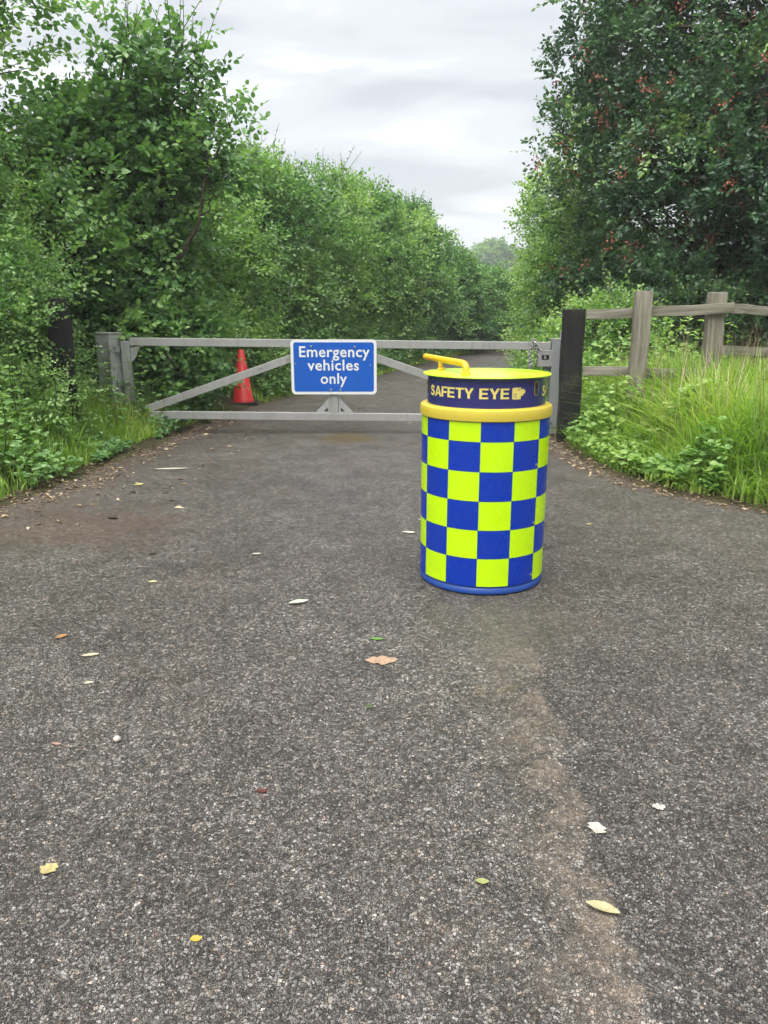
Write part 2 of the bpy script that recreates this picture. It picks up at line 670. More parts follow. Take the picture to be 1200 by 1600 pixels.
# sandy scrap and olive stain just in front of the drum
dx, dy = t.math('SUBTRACT', X, .40), t.math('SUBTRACT', Y, 2.46)
rr = t.math('SQRT', t.math('ADD', t.math('POWER', t.math('MULTIPLY', dx, 9.0), 2), t.math('POWER', t.math('MULTIPLY', dy, 9.0), 2)))
rr = t.math('ADD', rr, t.math('MULTIPLY', t.noise(11, 6, .75), 3.0))
base = t.mix(t.math('MULTIPLY', t.math('MULTIPLY', t.step(rr, 1.4, 2.3, 1, 0), t.step(t.noise(45, 4, .7), .35, .6)), .6), base, (.29, .215, .12))
dx, dy = t.math('SUBTRACT', X, .5), t.math('SUBTRACT', Y, 3.05)
rr = t.math('SQRT', t.math('ADD', t.math('POWER', t.math('MULTIPLY', dx, 3.0), 2), t.math('POWER', t.math('MULTIPLY', dy, 2.2), 2)))
rr = t.math('ADD', rr, t.math('MULTIPLY', t.math('SUBTRACT', t.noise(4, 5, .7), .5), 1.2))
base = t.mix(t.math('MULTIPLY', t.step(rr, .5, 1.2, 1, 0), .35), base, (.105, .098, .068))
# moss under the gate
dx, dy = t.math('SUBTRACT', X, -.38), t.math('SUBTRACT', Y, 8.02)
rr = t.math('SQRT', t.math('ADD', t.math('POWER', t.math('MULTIPLY', dx, 3.2), 2), t.math('POWER', t.math('MULTIPLY', dy, 2.4), 2)))
rr = t.math('ADD', rr, t.math('MULTIPLY', t.math('SUBTRACT', t.noise(3, 5, .7), .5), 1.6))
base = t.mix(t.math('MULTIPLY', t.step(rr, .4, 1.2, 1, 0), .85), base, t.ramp(t.noise(30, 4, .7), [(.3, (.05, .035, .015)), (.7, (.20, .14, .05))]))
base = t.mix(1.0, base, (.71, .685, .662), 'MULTIPLY')
dx, dy = t.math('SUBTRACT', X, -1.85), t.math('SUBTRACT', Y, 4.55)
rr = t.math('SQRT', t.math('ADD', t.math('POWER', t.math('MULTIPLY', dx, 1.25), 2), t.math('POWER', t.math('MULTIPLY', dy, 1.5), 2)))
rr = t.math('ADD', rr, t.math('MULTIPLY', t.math('SUBTRACT', t.noise(3.5, 6, .75), .5), 1.8))
base = t.mix(t.math('MULTIPLY', t.math('MULTIPLY', t.step(rr, .3, 1.1, 1, 0), t.step(t.noise(38, 4, .7), .3, .6, .3, 1)), .7), base, (.085, .05, .036))
# soil washed in from the verges
soil = t.attr('soil').outputs['Fac']
ns = t.noise(5, 6, .7)
ms = t.step(t.math('ADD', soil, t.math('MULTIPLY', t.math('SUBTRACT', ns, .5), 1.1)), .38, .85)
ms = t.math('MULTIPLY', ms, t.step(t.noise(40, 4, .7), .3, .6, .2, 1))
base = t.mix(t.math('MULTIPLY', ms, .85), base, t.ramp(t.noise(55, 3, .7), [(.35, (.034, .024, .019)), (.7, (.105, .074, .056))]))
hgt = t.math('ADD', t.math('MULTIPLY', m_st, .7), t.math('MULTIPLY', m_sm, .35))
hgt = t.math('ADD', hgt, t.math('MULTIPLY', t.noise(420, 2), .15))
nrm = t.bump(hgt, .85, .0055)
nrm = t.bump(t.noise(2.2, 3), .25, .03, nrm)
rg = t.math('ADD', t.step(mid, .3, .7, .36, .52), t.math('MULTIPLY', ms, .25))
M_ASPH = t.done(t.bsdf(base, rg, 0, .5, nrm))

ys = np.concatenate((np.arange(-6, 1.0, .5), np.arange(1.0, 10, .1), np.arange(10, 29.6, .25)))
us = np.linspace(0, 1, 71)
gx = xl(ys)[:, None] * (1 - us) + xr(ys)[:, None] * us
gy = np.repeat(ys[:, None], len(us), 1)
d_edge = np.minimum(gx - xl(ys)[:, None], xr(ys)[:, None] - gx)
left_d, right_d = gx - xl(ys)[:, None], xr(ys)[:, None] - gx
soil_v = np.maximum(np.clip(1 - left_d / np.interp(ys, [3, 5, 6.5, 9, 14], [1.6, 1.5, 1.0, .7, .8])[:, None], 0, 1),
                    np.clip(1 - right_d / .45, 0, 1))
soil_v = np.maximum(soil_v, (sm((gy - 7.4) / 2.5) * .34))
V = np.stack((gx, gy, np.zeros_like(gx)), -1).reshape(-1, 3)
nu = len(us)
i0 = (np.arange(len(ys) - 1)[:, None] * nu + np.arange(nu - 1)[None]).ravel()
F = np.stack((i0, i0 + 1, i0 + 1 + nu, i0 + nu), 1)
me = new_mesh('lane', V, F.ravel(), np.arange(len(F)) * 4, np.full(len(F), 4))
a = me.attributes.new('soil', 'FLOAT', 'POINT')
a.data.foreach_set('value', soil_v.ravel().astype(np.float32))
tag(link('lane', me, M_ASPH), 'worn grey asphalt lane running under the gate', kind='structure')

# stone chippings standing proud of the asphalt close to the camera
gc = np.random.default_rng(31)
n = 74000
cyy = 1.0 + 2.3 * gc.uniform(0, 1, n) ** 1.25
cxx = gc.uniform(-1, 1, n) * (.30 + .66 * cyy)
sj_ = .415 + .075 * cyy - cxx
keep = gc.uniform(0, 1, n) < np.clip((3.4 - cyy) / 1.1, 0, 1) * np.where((sj_ > 0) & (sj_ < .2), .55, 1.0) * (.45 + .75 * vnoise(np.stack((cxx, cyy), 1), 5, 61))
cxx, cyy = cxx[keep], cyy[keep]
n = len(cxx)
K = 4
ang = np.sort(gc.uniform(0, 6.283, (n, K)) * .35 + np.arange(K)[None] * 6.283 / K, 1)
rad = gc.gamma(9, 1 / 9, n)[:, None] * .0031 * gc.uniform(.75, 1.2, (n, K))
asp = gc.uniform(.65, 1.0, n)[:, None]
rot = gc.uniform(0, 3.14, n)[:, None]
px_, py_ = rad * np.cos(ang), rad * np.sin(ang) * asp
qx, qy = px_ * np.cos(rot) - py_ * np.sin(rot), px_ * np.sin(rot) + py_ * np.cos(rot)
hz = gc.uniform(.0010, .0026, n)
lowr = np.stack((cxx[:, None] + qx, cyy[:, None] + qy, np.full((n, K), -.0004)), -1)
tlt = gc.normal(0, .25, (n, 2))
f_ = .62
upr = np.stack((cxx[:, None] + qx * f_, cyy[:, None] + qy * f_, hz[:, None] + qx * f_ * tlt[:, :1] + qy * f_ * tlt[:, 1:]), -1)
V = np.concatenate((lowr, upr), 1).reshape(-1, 3)
fc = []
for k in range(K):
    fc += [k, (k + 1) % K, K + (k + 1) % K, K + k]
fc += [K + k for k in range(K)]
loops = (np.arange(n)[:, None] * (2 * K) + np.array(fc)[None]).ravel()
tot = np.tile([4] * K + [K], n)
st = np.concatenate(([0], np.cumsum(tot)[:-1]))
me = new_mesh('stone_chips', V, loops, st, tot, np.repeat(gc.uniform(0, 1, n), K + 1))
t = NT('stone_chip')
c = t.ramp(t.attr('rnd').outputs['Fac'], [(0, (.030, .029, .028)), (.35, (.064, .061, .057)), (.65, (.118, .114, .108)), (.92, (.19, .184, .174)), (1, (.30, .292, .28))])
c = t.mix(1.0, c, t.ramp(t.noise(3.2, 5, .62), [(.3, .75), (.72, 1.2)]), 'MULTIPLY')
c = t.mix(t.step(t.noise(1.7, 6, .68), .5, .75, .0, .3), c, (.12, .085, .066))
M_CHIP = t.done(t.bsdf(c, t.step(t.noise(200, 2), .3, .7, .30, .5), 0, .5))
tag(link('stone_chips', me, M_CHIP), 'worn grey stone chippings set in the asphalt in the foreground', kind='stuff')

# ground and verges ----------------------------------------------------
t = NT('earth')
c = t.ramp(t.noise(3.5, 6, .65), [(.3, (.028, .022, .014)), (.55, (.05, .045, .02)), (.75, (.05, .07, .022))])
M_EARTH = t.done(t.bsdf(c, .9, 0, .2, t.bump(t.noise(25, 5, .7), .8, .05)))
t = NT('far_grass')
c = t.ramp(t.noise(.35, 6, .65), [(.3, (.05, .085, .02)), (.7, (.10, .14, .04))])
M_FIELD = t.done(t.bsdf(c, .9, 0, .2))
bm = bmesh.new()
bmesh.ops.create_grid(bm, x_segments=8, y_segments=8, size=600)
for v in bm.verts:
    v.co.z = -.03
tag(bm_done('ground', bm, M_FIELD), 'grassy ground reaching to the horizon', kind='structure')


def verge(name, side, label):
    yy = np.concatenate((np.arange(-6, 3, .6), np.arange(3, 12, .12), np.arange(12, 29.6, .4)))
    dd = np.array([-.06, 0, .05, .12, .22, .35, .5, .7, .95, 1.25, 1.7, 2.4, 3.5, 6, 12])
    e = xl(yy) if side < 0 else xr(yy)
    jit = (vnoise(np.stack((yy, yy * 0), 1), 3.1, 5) - .5) * .16 + (vnoise(np.stack((yy, yy * 0 + 9), 1), 9.0, 6) - .5) * .07
    x = (e + jit)[:, None] + side * dd[None]
    y = np.repeat(yy[:, None], len(dd), 1)
    z = ground_z(x - jit[:, None], y) + (vnoise(np.stack((x, y), -1), 4, 3) - .5) * .05 * np.clip(dd / .3, 0, 1)[None]
    z[:, 0] = -.02
    z[:, 1] = .004
    V = np.stack((x, y, z), -1).reshape(-1, 3)
    n = len(dd)
    i0 = (np.arange(len(yy) - 1)[:, None] * n + np.arange(n - 1)[None]).ravel()
    F = np.stack((i0, i0 + 1, i0 + 1 + n, i0 + n), 1) if side > 0 else np.stack((i0, i0 + n, i0 + 1 + n, i0 + 1), 1)
    me = new_mesh(name, V, F.ravel(), np.arange(len(F)) * 4, np.full(len(F), 4), smooth=True)
    return tag(link(name, me, M_EARTH), label, kind='structure')


verge('verge_left', -1, 'earth bank of the left verge')
verge('verge_right', 1, 'earth bank of the right verge')

# ------------------------------------------------------------------ materials of the built things
M_GALV = paint_mat('galvanised_steel', (.36, .36, .35), .48, .5, .4, (.17, .165, .11), .65, 5, metal=.2)
M_GALV_L = paint_mat('pale_galvanised_steel', (.43, .435, .43), .45, .5, .35, (.22, .23, .15), .45, 5, metal=.25)
M_GREY = paint_mat('grey_painted_steel', (.27, .28, .29), .5, .45, .25, (.12, .12, .09), .25, 4)
M_BLUE = paint_mat('blue_drum_paint', (.012, .06, .30), .35, .5, .2, (.05, .06, .09), .3, 9)
M_NAVY = paint_mat('navy_wrap', (.022, .022, .155), .22, .55, .15, (.05, .05, .10), .12, 5, coat=.15)
M_RING = paint_mat('dull_yellow_plastic', (.62, .50, .045), .45, .5, .15, (.35, .25, .05), .3, 8, streak=False)
M_HANDLE = paint_mat('orange_yellow_plastic', (.83, .48, .015), .38, .5, .12, (.45, .27, .04), .2, 12, streak=False)
M_LETTER = paint_mat('pale_yellow_print', (.80, .68, .17), .45, .4, .1, (.5, .4, .1), .15, 10)
M_BLACK = paint_mat('hole_shade_black', (.008, .008, .009), .4)  # flat black painted in place of the shade inside holes
M_BOLT = paint_mat('bolt_steel', (.5, .5, .49), .35, .5, .2, metal=.7)
M_SIGNB = paint_mat('blue_sign_face', (.003, .10, .50), .4, .3, .15, (.03, .11, .24), .3, 7)
M_WHITE = paint_mat('white_reflective', (.76, .78, .77), .4, .5, .08, (.5, .52, .45), .25, 7)
M_CONE = paint_mat('red_cone_plastic', (.70, .03, .028), .45, .45, .25, (.36, .03, .03), .35, 6)
M_RUBBER = paint_mat('black_rubber', (.02, .02, .02), .7, .3)


def retro_mat(name, col, glow):
    t = NT(name)
    col = tuple(v * ALB for v in col)
    n1 = t.noise(7, 6, .65)
    n2 = t.noise(30, 5, .7, vec=t.scaled((1, 1, .3)))
    c = t.mix(t.step(n1, .4, .75, 0, .22), col, tuple(v * .7 for v in col))
    c = t.mix(t.step(n2, .56, .82, 0, .42), c, tuple(v * .55 + .01 for v in col))
    scr = t.noise(5, 3, .8, vec=t.scaled((9, 9, 1.2)), dist=2.0)
    c = t.mix(t.step(scr, .70, .76, 0, .35), c, (.30, .32, .28))
    nrm = t.bump(t.noise(9, 4), .10, .02)
    return t.done(t.bsdf(c, t.step(n1, .3, .7, .22, .36), 0, .4, nrm))


M_FLUO = retro_mat('fluorescent_yellow', (.55, .90, .0), .0)
M_RBLUE = retro_mat('reflective_blue', (.001, .036, .40), .0)
t = NT('lid_yellow')
c = t.mix(t.step(t.noise(16, 6, .7), .52, .72, 0, .55), (.39, .61, .01), (.18, .27, .02))
M_LID = t.done(t.bsdf(c, t.step(t.noise(6, 4), .3, .7, .16, .34), 0, .55, t.bump(t.noise(5, 3), .12, .02)))


def wood_mat(name, c1, c2, c3):
    t = NT(name)
    c1, c2, c3 = (tuple(v * ALB for v in c) for c in (c1, c2, c3))
    v = t.node('ShaderNodeTexCoord').outputs['Object']
    g1 = t.noise(9, 7, .68, vec=t.scaled((1.6, 1.6, .14), v), dist=1.2)
    g2 = t.noise(60, 5, .7, vec=t.scaled((1, 1, .05), v))
    c = t.ramp(g1, [(.28, c1), (.5, c2), (.72, c3)])
    c = t.mix(t.step(g2, .5, .75, 0, .6), c, tuple(x * .35 for x in c1))
    c = t.mix(t.step(t.noise(3.3, 5, .7, vec=v), .5, .75, 0, .35), c, (.13, .14, .075))
    return t.done(t.bsdf(c, .85, 0, .2, t.bump(t.math('ADD', g1, t.math('MULTIPLY', g2, .7)), .5, .012)))


M_WOOD = wood_mat('weathered_timber', (.12, .108, .085), (.235, .215, .172), (.35, .33, .28))
M_BLKWOOD = wood_mat('blackened_timber', (.007, .007, .008), (.015, .015, .016), (.034, .032, .032))
t = NT('bark')
c = t.ramp(t.noise(8, 6, .7, vec=t.scaled((2, 2, .4))), [(.3, (.03, .024, .018)), (.7, (.10, .085, .065))])
M_BARK = t.done(t.bsdf(c, .9, 0, .2, t.bump(t.noise(22, 5, .7), .7, .03)))

# foliage
M_HAZEL = leaf_mat('hazel_leaf', [(0, (0.050, 0.118, 0.041)), (.5, (0.104, 0.215, 0.071)), (1, (0.218, 0.352, 0.122))], .40)
M_SMALL = leaf_mat('small_hedge_leaf', [(0, (0.061, 0.137, 0.046)), (.5, (0.129, 0.252, 0.081)), (1, (0.277, 0.399, 0.140))], .40)
M_PALE = leaf_mat('pale_green_leaf', [(0, (0.084, 0.179, 0.061)), (.5, (0.153, 0.284, 0.095)), (1, (0.287, 0.420, 0.159))], .45)
M_HEDGE = leaf_mat('hedge_leaf', [(0, (0.050, 0.118, 0.044)), (.5, (0.104, 0.215, 0.073)), (1, (0.238, 0.367, 0.128))], .38)
M_BRIGHT = leaf_mat('bright_shrub_leaf', [(0, (0.074, 0.158, 0.051)), (.5, (0.153, 0.278, 0.085)), (1, (0.317, 0.441, 0.146))], .42)
M_THORN = leaf_mat('hawthorn_leaf', [(0, (0.026, 0.063, 0.034)), (.5, (0.053, 0.118, 0.054)), (.9, (0.094, 0.184, 0.068)), (1, (0.198, 0.304, 0.098))], .25, .34, .45)
M_RUST = leaf_mat('faded_blossom', [(0, (.12, .035, .028)), (.6, (.27, .085, .062)), (1, (.36, .16, .10))], .2, .7, .2, (1.2, .9, .8))
M_NETTLE = leaf_mat('nettle_leaf', [(0, (0.061, 0.142, 0.049)), (.5, (0.124, 0.247, 0.078)), (1, (0.218, 0.347, 0.110))], .38)
M_BRAMBLE = leaf_mat('bramble_leaf', [(0, (0.084, 0.173, 0.049)), (.5, (0.173, 0.310, 0.079)), (1, (0.327, 0.430, 0.122))], .38)
M_GRASS = leaf_mat('grass_blade', [(0, (.115, .205, .035)), (.5, (.22, .345, .062)), (.85, (.33, .425, .095)), (1, (.42, .39, .19))], .45, .42, .4)
M_STRAW = leaf_mat('dry_litter', [(0, (.06, .038, .024)), (.5, (.20, .14, .085)), (1, (.48, .40, .28))], .1, .8, .2, (1, .9, .8))
M_STEM = paint_mat('green_stem', (.06, .08, .03), .6, .3, .3)

# ------------------------------------------------------------------ the gate
GY = 8.30
SL = -.0105          # the gate sags a little to the right


def gz(x, z):
    return z + SL * (x + .5)


gate = thing('barrier_gate', 'grey galvanised steel swing barrier gate with braced rails across the lane', 'gate', (-2.9, GY, 0))


def g_done(name, bm, mat, smooth=0.0, parent=None):
    for v in bm.verts:
        v.co -= Vector((-2.9, GY, 0))
    return bm_done(name, bm, mat, parent or gate, smooth)


bm = bmesh.new()
bm_bar(bm, (-2.682, GY, gz(-2.68, .955)), (1.76, GY, gz(1.76, .955)), .06, .082)
g_done('top_rail', bm, M_GALV)
bm = bmesh.new()
bm_bar(bm, (-2.682, GY, gz(-2.68, .185)), (1.70, GY, gz(1.7, .185)), .06, .082)
g_done('bottom_rail', bm, M_GALV)
bm = bmesh.new()
bm_bar(bm, (-2.64, GY, gz(-2.64, .215)), (-.56, GY, gz(-.56, .95)), .052, .082)
g_done('brace', bm, M_GALV)
bm = bmesh.new()
bm_bar(bm, (-.50, GY, gz(-.5, .95)), (1.66, GY, gz(1.66, .235)), .052, .082)
g_done('brace', bm, M_GALV)
bm = bmesh.new()
bm_bar(bm, (-.535, GY, .226), (-.535, GY, .915), .056, .088, up=(1, 0, 0))
g_done('king_post', bm, M_GALV)
for s in (-1, 1):
    bm = bmesh.new()
    x0 = -.535 + s * .046
    tri = [(x0, .228), (x0 + s * .16, .228), (x0, .40)]
    bm_plate(bm, tri, GY - .012, GY + .012)
    gs = g_done('gusset', bm, M_GALV_L)
    bm = bmesh.new()
    tri = [(x0 + s * .025, .245), (x0 + s * .065, .245), (x0 + s * .025, .285)]
    bm_plate(bm, tri, GY - .0145, GY - .0125)
    g_done('gusset_hole_shade', bm, M_BLACK, parent=gs)  # black plate on the gusset face, painted as the dark of a hole
bm = bmesh.new()
bm_bar(bm, (-2.728, GY, .14), (-2.728, GY, .985), .07, .09, up=(1, 0, 0))
g_done('hinge_stile', bm, M_GALV)
bm = bmesh.new()
bm_plate(bm, [(-2.682, .932), (-2.682, .76), (-2.64, .80), (-2.575, .932)], GY - .012, GY + .012)
g_done('gusset', bm, M_GALV)
bm = bmesh.new()
bm_bar(bm, (1.72, GY, .06), (1.72, GY, .90), .05, .03, up=(1, 0, 0))
g_done('latch_stile', bm, M_GALV)
for x_, z_ in ((-1.33, .695), (-1.30, .706), (-1.02, .80)):
    bm = bmesh.new()
    bm_tube(bm, [(x_, GY - .024, gz(x_, z_)), (x_, GY - .035, gz(x_, z_))], .009, 6)
    g_done('bolt', bm, M_BOLT)
for x_, z_, dz_ in ((-.583, .228, 0), (-.487, .228, 0), (-2.68, .913, 0), (-2.68, .228, 0)):
    bm = bmesh.new()
    bm_tube(bm, [(x_ + .002 * math.sin(5 * k), GY - .03 + .012 * k, gz(x_, z_) + .002 * math.cos(7 * k)) for k in range(6)], [.004, .006, .005, .0065, .005, .004], 6)
    g_done('weld', bm, M_GALV_L)
bm = bmesh.new()       # latch housing: box with an opening
for c_, s_ in (((1.70, GY - .055, .865), (.14, .012, .05)), ((1.70, GY - .055, .755), (.14, .012, .07)), ((1.645, GY - .055, .815), (.03, .012, .05)),
               ((1.755, GY - .055, .815), (.03, .012, .05)), ((1.70, GY - .01, .805), (.15, .078, .17))):
    bm_box(bm, c_, s_, None, .002, 1)
lb = g_done('latch_housing', bm, M_GALV)
bm = bmesh.new()
bm_box(bm, (1.70, GY - .052, .815), (.08, .004, .05))
g_done('latch_opening_shade', bm, M_BLACK, parent=lb)  # black sheet painting the shade inside the opening
bm = bmesh.new()
bm_tube(bm, [(1.70, GY - .058, .80), (1.70, GY - .058, .835)], .012, 8)
g_done('lock_barrel', bm, M_BOLT, parent=lb)

# posts of the gate
hp = thing('hinge_post', 'pale square steel hinge post at the left end of the gate, half hidden in nettles', 'post', (-2.905, GY, 0), R(-24))
bm = bmesh.new()
bm_box(bm, (0, 0, .53), (.19, .19, 1.06), None, .006)
bm_done('post', bm, M_GALV_L, hp)
bm = bmesh.new()
bm_box(bm, (0, 0, 1.066), (.205, .205, .012), None, .003)
bm_done('cap', bm, M_GALV_L, hp)
for z_ in (.9, .25):
    bm = bmesh.new()
    bm_box(bm, (.11, -.02, z_), (.05, .05, .06), None, .004)
    bm_done('hinge', bm, M_GALV, hp)

lp = thing('latch_post', 'grey square steel post beside the black timber, closing the gate on the right', 'post', (1.845, GY, 0))
bm = bmesh.new()
bm_box(bm, (0, 0, .535), (.155, .12, .93), None, .005)
bm_done('post', bm, M_GREY, lp)
bm = bmesh.new()
bm_box(bm, (0, 0, 1.004), (.16, .125, .008), None, .002)
bm_done('cap', bm, M_GALV_L, lp)
bm = bmesh.new()
bm_box(bm, (-.01, 0, .035), (.11, .10, .07), None, .004)
bm_done('foot', bm, M_GALV, lp)
bm = bmesh.new()
bm_tube(bm, [(.02, 0, 1.0), (.018, 0, 1.085)], .011, 8)
bm_done('pin', bm, M_BOLT, lp)
for x_, z_ in ((.05, .79), (-.06, .14)):
    bm = bmesh.new()
    bm_tube(bm, [(x_, -.055, z_), (x_, -.078, z_)], .014, 6)
    bm_done('bolt', bm, M_BOLT, lp)

# chain hanging from the top rail near the latch
ch = thing('chain', 'short steel padlock chain looped over the top rail by the latch', 'chain', (1.60, GY, .95))


def torus_link(c, axis_rot):
    bm = bmesh.new()
    n, m = 12, 6
    rings = []
    for i in range(n):
        a = 2 * math.pi * i / n
        cx, cz = math.cos(a) * .013, math.sin(a) * .023
        nx, nz = math.cos(a), math.sin(a)
        rings.append([bm.verts.new((cx + nx * .0045 * math.cos(b), .0045 * math.sin(b), cz + nz * .0045 * math.cos(b))) for b in [2 * math.pi * k / m for k in range(m)]])
    for i in range(n):
        p, q = rings[i], rings[(i + 1) % n]
        for k in range(m):
            bm.faces.new((p[k], p[(k + 1) % m], q[(k + 1) % m], q[k]))
    M = Matrix.Translation(c) @ axis_rot.to_4x4()
    for v in bm.verts:
        v.co = M @ v.co
    return bm


def chain_path(pts, step=.034):
    out, acc = [], 0
    P = [Vector(p) for p in pts]
    seg = [(a, b) for a, b in zip(P, P[1:])]
    for a, b in seg:
        L = (b - a).length
        s = acc
        while s < L:
            out.append((a.lerp(b, s / L), (b - a).normalized()))
            s += step
        acc = s - L
    return out


paths = [[(.04, -.045, -.15), (0, -.045, -.04), (-.03, -.045, .045), (-.03, .03, .055), (-.035, .048, -.02), (-.04, .048, -.10), (-.05, .03, -.26)],
         [(-.02, -.045, .04), (.02, -.05, -.02), (.075, -.06, -.10)],
         [(-.05, -.04, -.02), (-.065, -.045, -.12), (-.055, -.045, -.25), (-.03, -.045, -.17)]]
k = 0
for pth in paths:
    for c_, d_ in chain_path(pth):
        q = Vector((0, 0, 1)).rotation_difference(d_).to_matrix()
        q = q @ Matrix.Rotation(R(90 * (k % 2)), 3, 'Z')
        bm_done('link', torus_link(c_, q), M_BOLT if k % 3 else M_GALV, ch, 180)
        k += 1

# ------------------------------------------------------------------ text helper


def text_mesh(body, size, offset=0.0, shear=0.0, spacing=1.0, res=3):
    cu = bpy.data.curves.new('text', 'FONT')
    cu.body = body
    cu.size = size
    cu.offset = offset
    cu.space_character = spacing
    cu.resolution_u = res
    cu.align_x = 'CENTER'
    o = bpy.data.objects.new('text_tmp', cu)
    COL.objects.link(o)
    dg = bpy.context.evaluated_depsgraph_get()
    me = bpy.data.meshes.new_from_object(o.evaluated_get(dg))
    bpy.data.objects.remove(o)
    bpy.data.curves.remove(cu)
    return me


def mesh_bounds(me):
    v = np.zeros(len(me.vertices) * 3, np.float32)
    me.vertices.foreach_get('co', v)
    v = v.reshape(-1, 3)
    return v, v.min(0), v.max(0)


# ------------------------------------------------------------------ the blue sign
SX, SZ, SW, SH = -.531, .715, .905, .572
sg = thing('road_sign', "blue rectangular sign with white border reading 'Emergency vehicles only' on the gate", 'sign', (SX, GY - .05, SZ))
bm = bmesh.new()
bm_plate(bm, rounded_rect(SW, SH, .045, 8), 0, .004)
bm_done('plate', bm, M_WHITE, sg)
bm = bmesh.new()
bm_plate(bm, rounded_rect(SW - .058, SH - .058, .024, 8), -.0015, -.0003)
bm_done('blue_panel', bm, M_SIGNB, sg)
for z_ in (.2, -.2):
    bm = bmesh.new()
    bm_box(bm, (0, .011, z_), (SW * .8, .013, .04), None, .002, 1)
    bm_done('channel', bm, M_GALV, sg)
for word, cx, z0_, wid_ in (('Emergency', .008, .107, .740), ('vehicles', -.006, -.032, .542), ('only', -.002, -.172, .276)):
    me = text_mesh(word, .16, .0012, spacing=1.06)
    v, lo, hi = mesh_bounds(me)
    s = wid_ / (hi[0] - lo[0])
    zs = .158 / .16
    nv = np.stack(((v[:, 0] - (lo[0] + hi[0]) / 2) * s + cx, np.full(len(v), -.0026), v[:, 1] * zs + z0_), 1)
    me.vertices.foreach_set('co', nv.astype(np.float32).ravel())
    me.update()
    bm = bmesh.new()
    for k, (ax, az) in enumerate(((0, 0), (.0013, 0), (-.0013, 0), (0, .0013), (0, -.0013))):      # thickened strokes
        n0 = len(bm.verts)
        bm.from_mesh(me)
        bm.verts.ensure_lookup_table()
        for v_ in bm.verts[n0:]:
            v_.co += Vector((ax, -.00012 * k, az))
    bm_done('lettering', bm, M_WHITE, sg)
for x_, z_ in ((-.235, .218), (.222, .213), (-.035, -.235), (.068, -.237), (-.403, .04), (.386, .02)):
    bm = bmesh.new()
    bm_tube(bm, [(x_, 0, z_), (x_, -.009, z_)], .011 if abs(x_) < .3 else .007, 10)
    bm_done('bolt', bm, M_BOLT, sg, 40)

# ------------------------------------------------------------------ the drum
BX, BY, BR = .487, 3.686, math.atan2(-.503, 3.686)
drum = thing('safety_camera_drum', 'blue and fluorescent yellow chequered drum with a yellow handle and camera band on top', 'drum', (BX, BY, 0), BR)
RD = .303
bm = bmesh.new()
bm_lathe(bm, [(.27, .012), (.283, .004), (.297, .002), (.3045, .010), (.3055, .022), (.301, .031), (.2985, .036), (RD, .043), (RD, .44), (RD, .822), (.29, .83)], 96)
bm_done('body', bm, M_BLUE, drum, 35)


def cyl_patch(r, a0, a1, z0, z1, n=8):
    bm = bmesh.new()
    lo, hi = [], []
    for k in range(n + 1):
        a = R(a0 + (a1 - a0) * k / n)
        lo.append(bm.verts.new((r * math.sin(a), -r * math.cos(a), z0)))
        hi.append(bm.verts.new((r * math.sin(a), -r * math.cos(a), z1)))
    for k in range(n):
        bm.faces.new((lo[k], lo[k + 1], hi[k + 1], hi[k]))
    return bm


cols = [-3 + 28.7 * k for k in range(-10, 3)] + [54.4 + 17.5]     # the wrap starts and ends at one riveted seam
cols = [54.4 - 28.7 * 12 + 28.7 * k for k in range(13)] + [54.4 + 15.6]
rows = [.0455, .1815, .318, .4545, .591, .7275, .816]
for ci in range(13):
    for ri in range(6):
        # column [25.7, 54.4] is index 11: yellow in the top row
        yellow = ((ci + ri) % 2 == 0)
        bm = cyl_patch(RD + .0012, cols[ci] + .14, cols[ci + 1] - .14, rows[ri] + .0007, rows[ri + 1] - .0007)
        bm_done('reflective_square', bm, M_FLUO if yellow else M_RBLUE, drum, 60)
for z_ in (.078, .334, .61):
    a = R(52.2)
    bm = bmesh.new()
    bm_tube(bm, [((RD - .002) * math.sin(a), -(RD - .002) * math.cos(a), z_), ((RD + .005) * math.sin(a), -(RD + .005) * math.cos(a), z_)], .0065, 10)
    bm_done('rivet', bm, M_BOLT, drum, 40)
bm = bmesh.new()
bm_lathe(bm, [(.27, .817), (.306, .817), (.3120, .820), (.3130, .830), (.3130, .856), (.3105, .866), (.303, .871), (.285, .873), (.27, .873)], 96, False, False)
bm_done('collar', bm, M_RING, drum, 40)
RB = .279
bm = bmesh.new()
bm_lathe(bm, [(RB, .855), (RB, .865), (RB, 1.004), (.27, 1.004)], 96, False, False)
band = bm_done('camera_band', bm, M_NAVY, drum, 35)
bm = bmesh.new()
bm_lathe(bm, [(.27, 1.0045), (.2965, 1.0045), (.3005, 1.0065), (.3008, 1.0095), (.298, 1.0125), (.20, 1.0165), (.08, 1.019), (.01, 1.0195)], 96, True, True)
bm_done('lid', bm, M_LID, drum, 35)


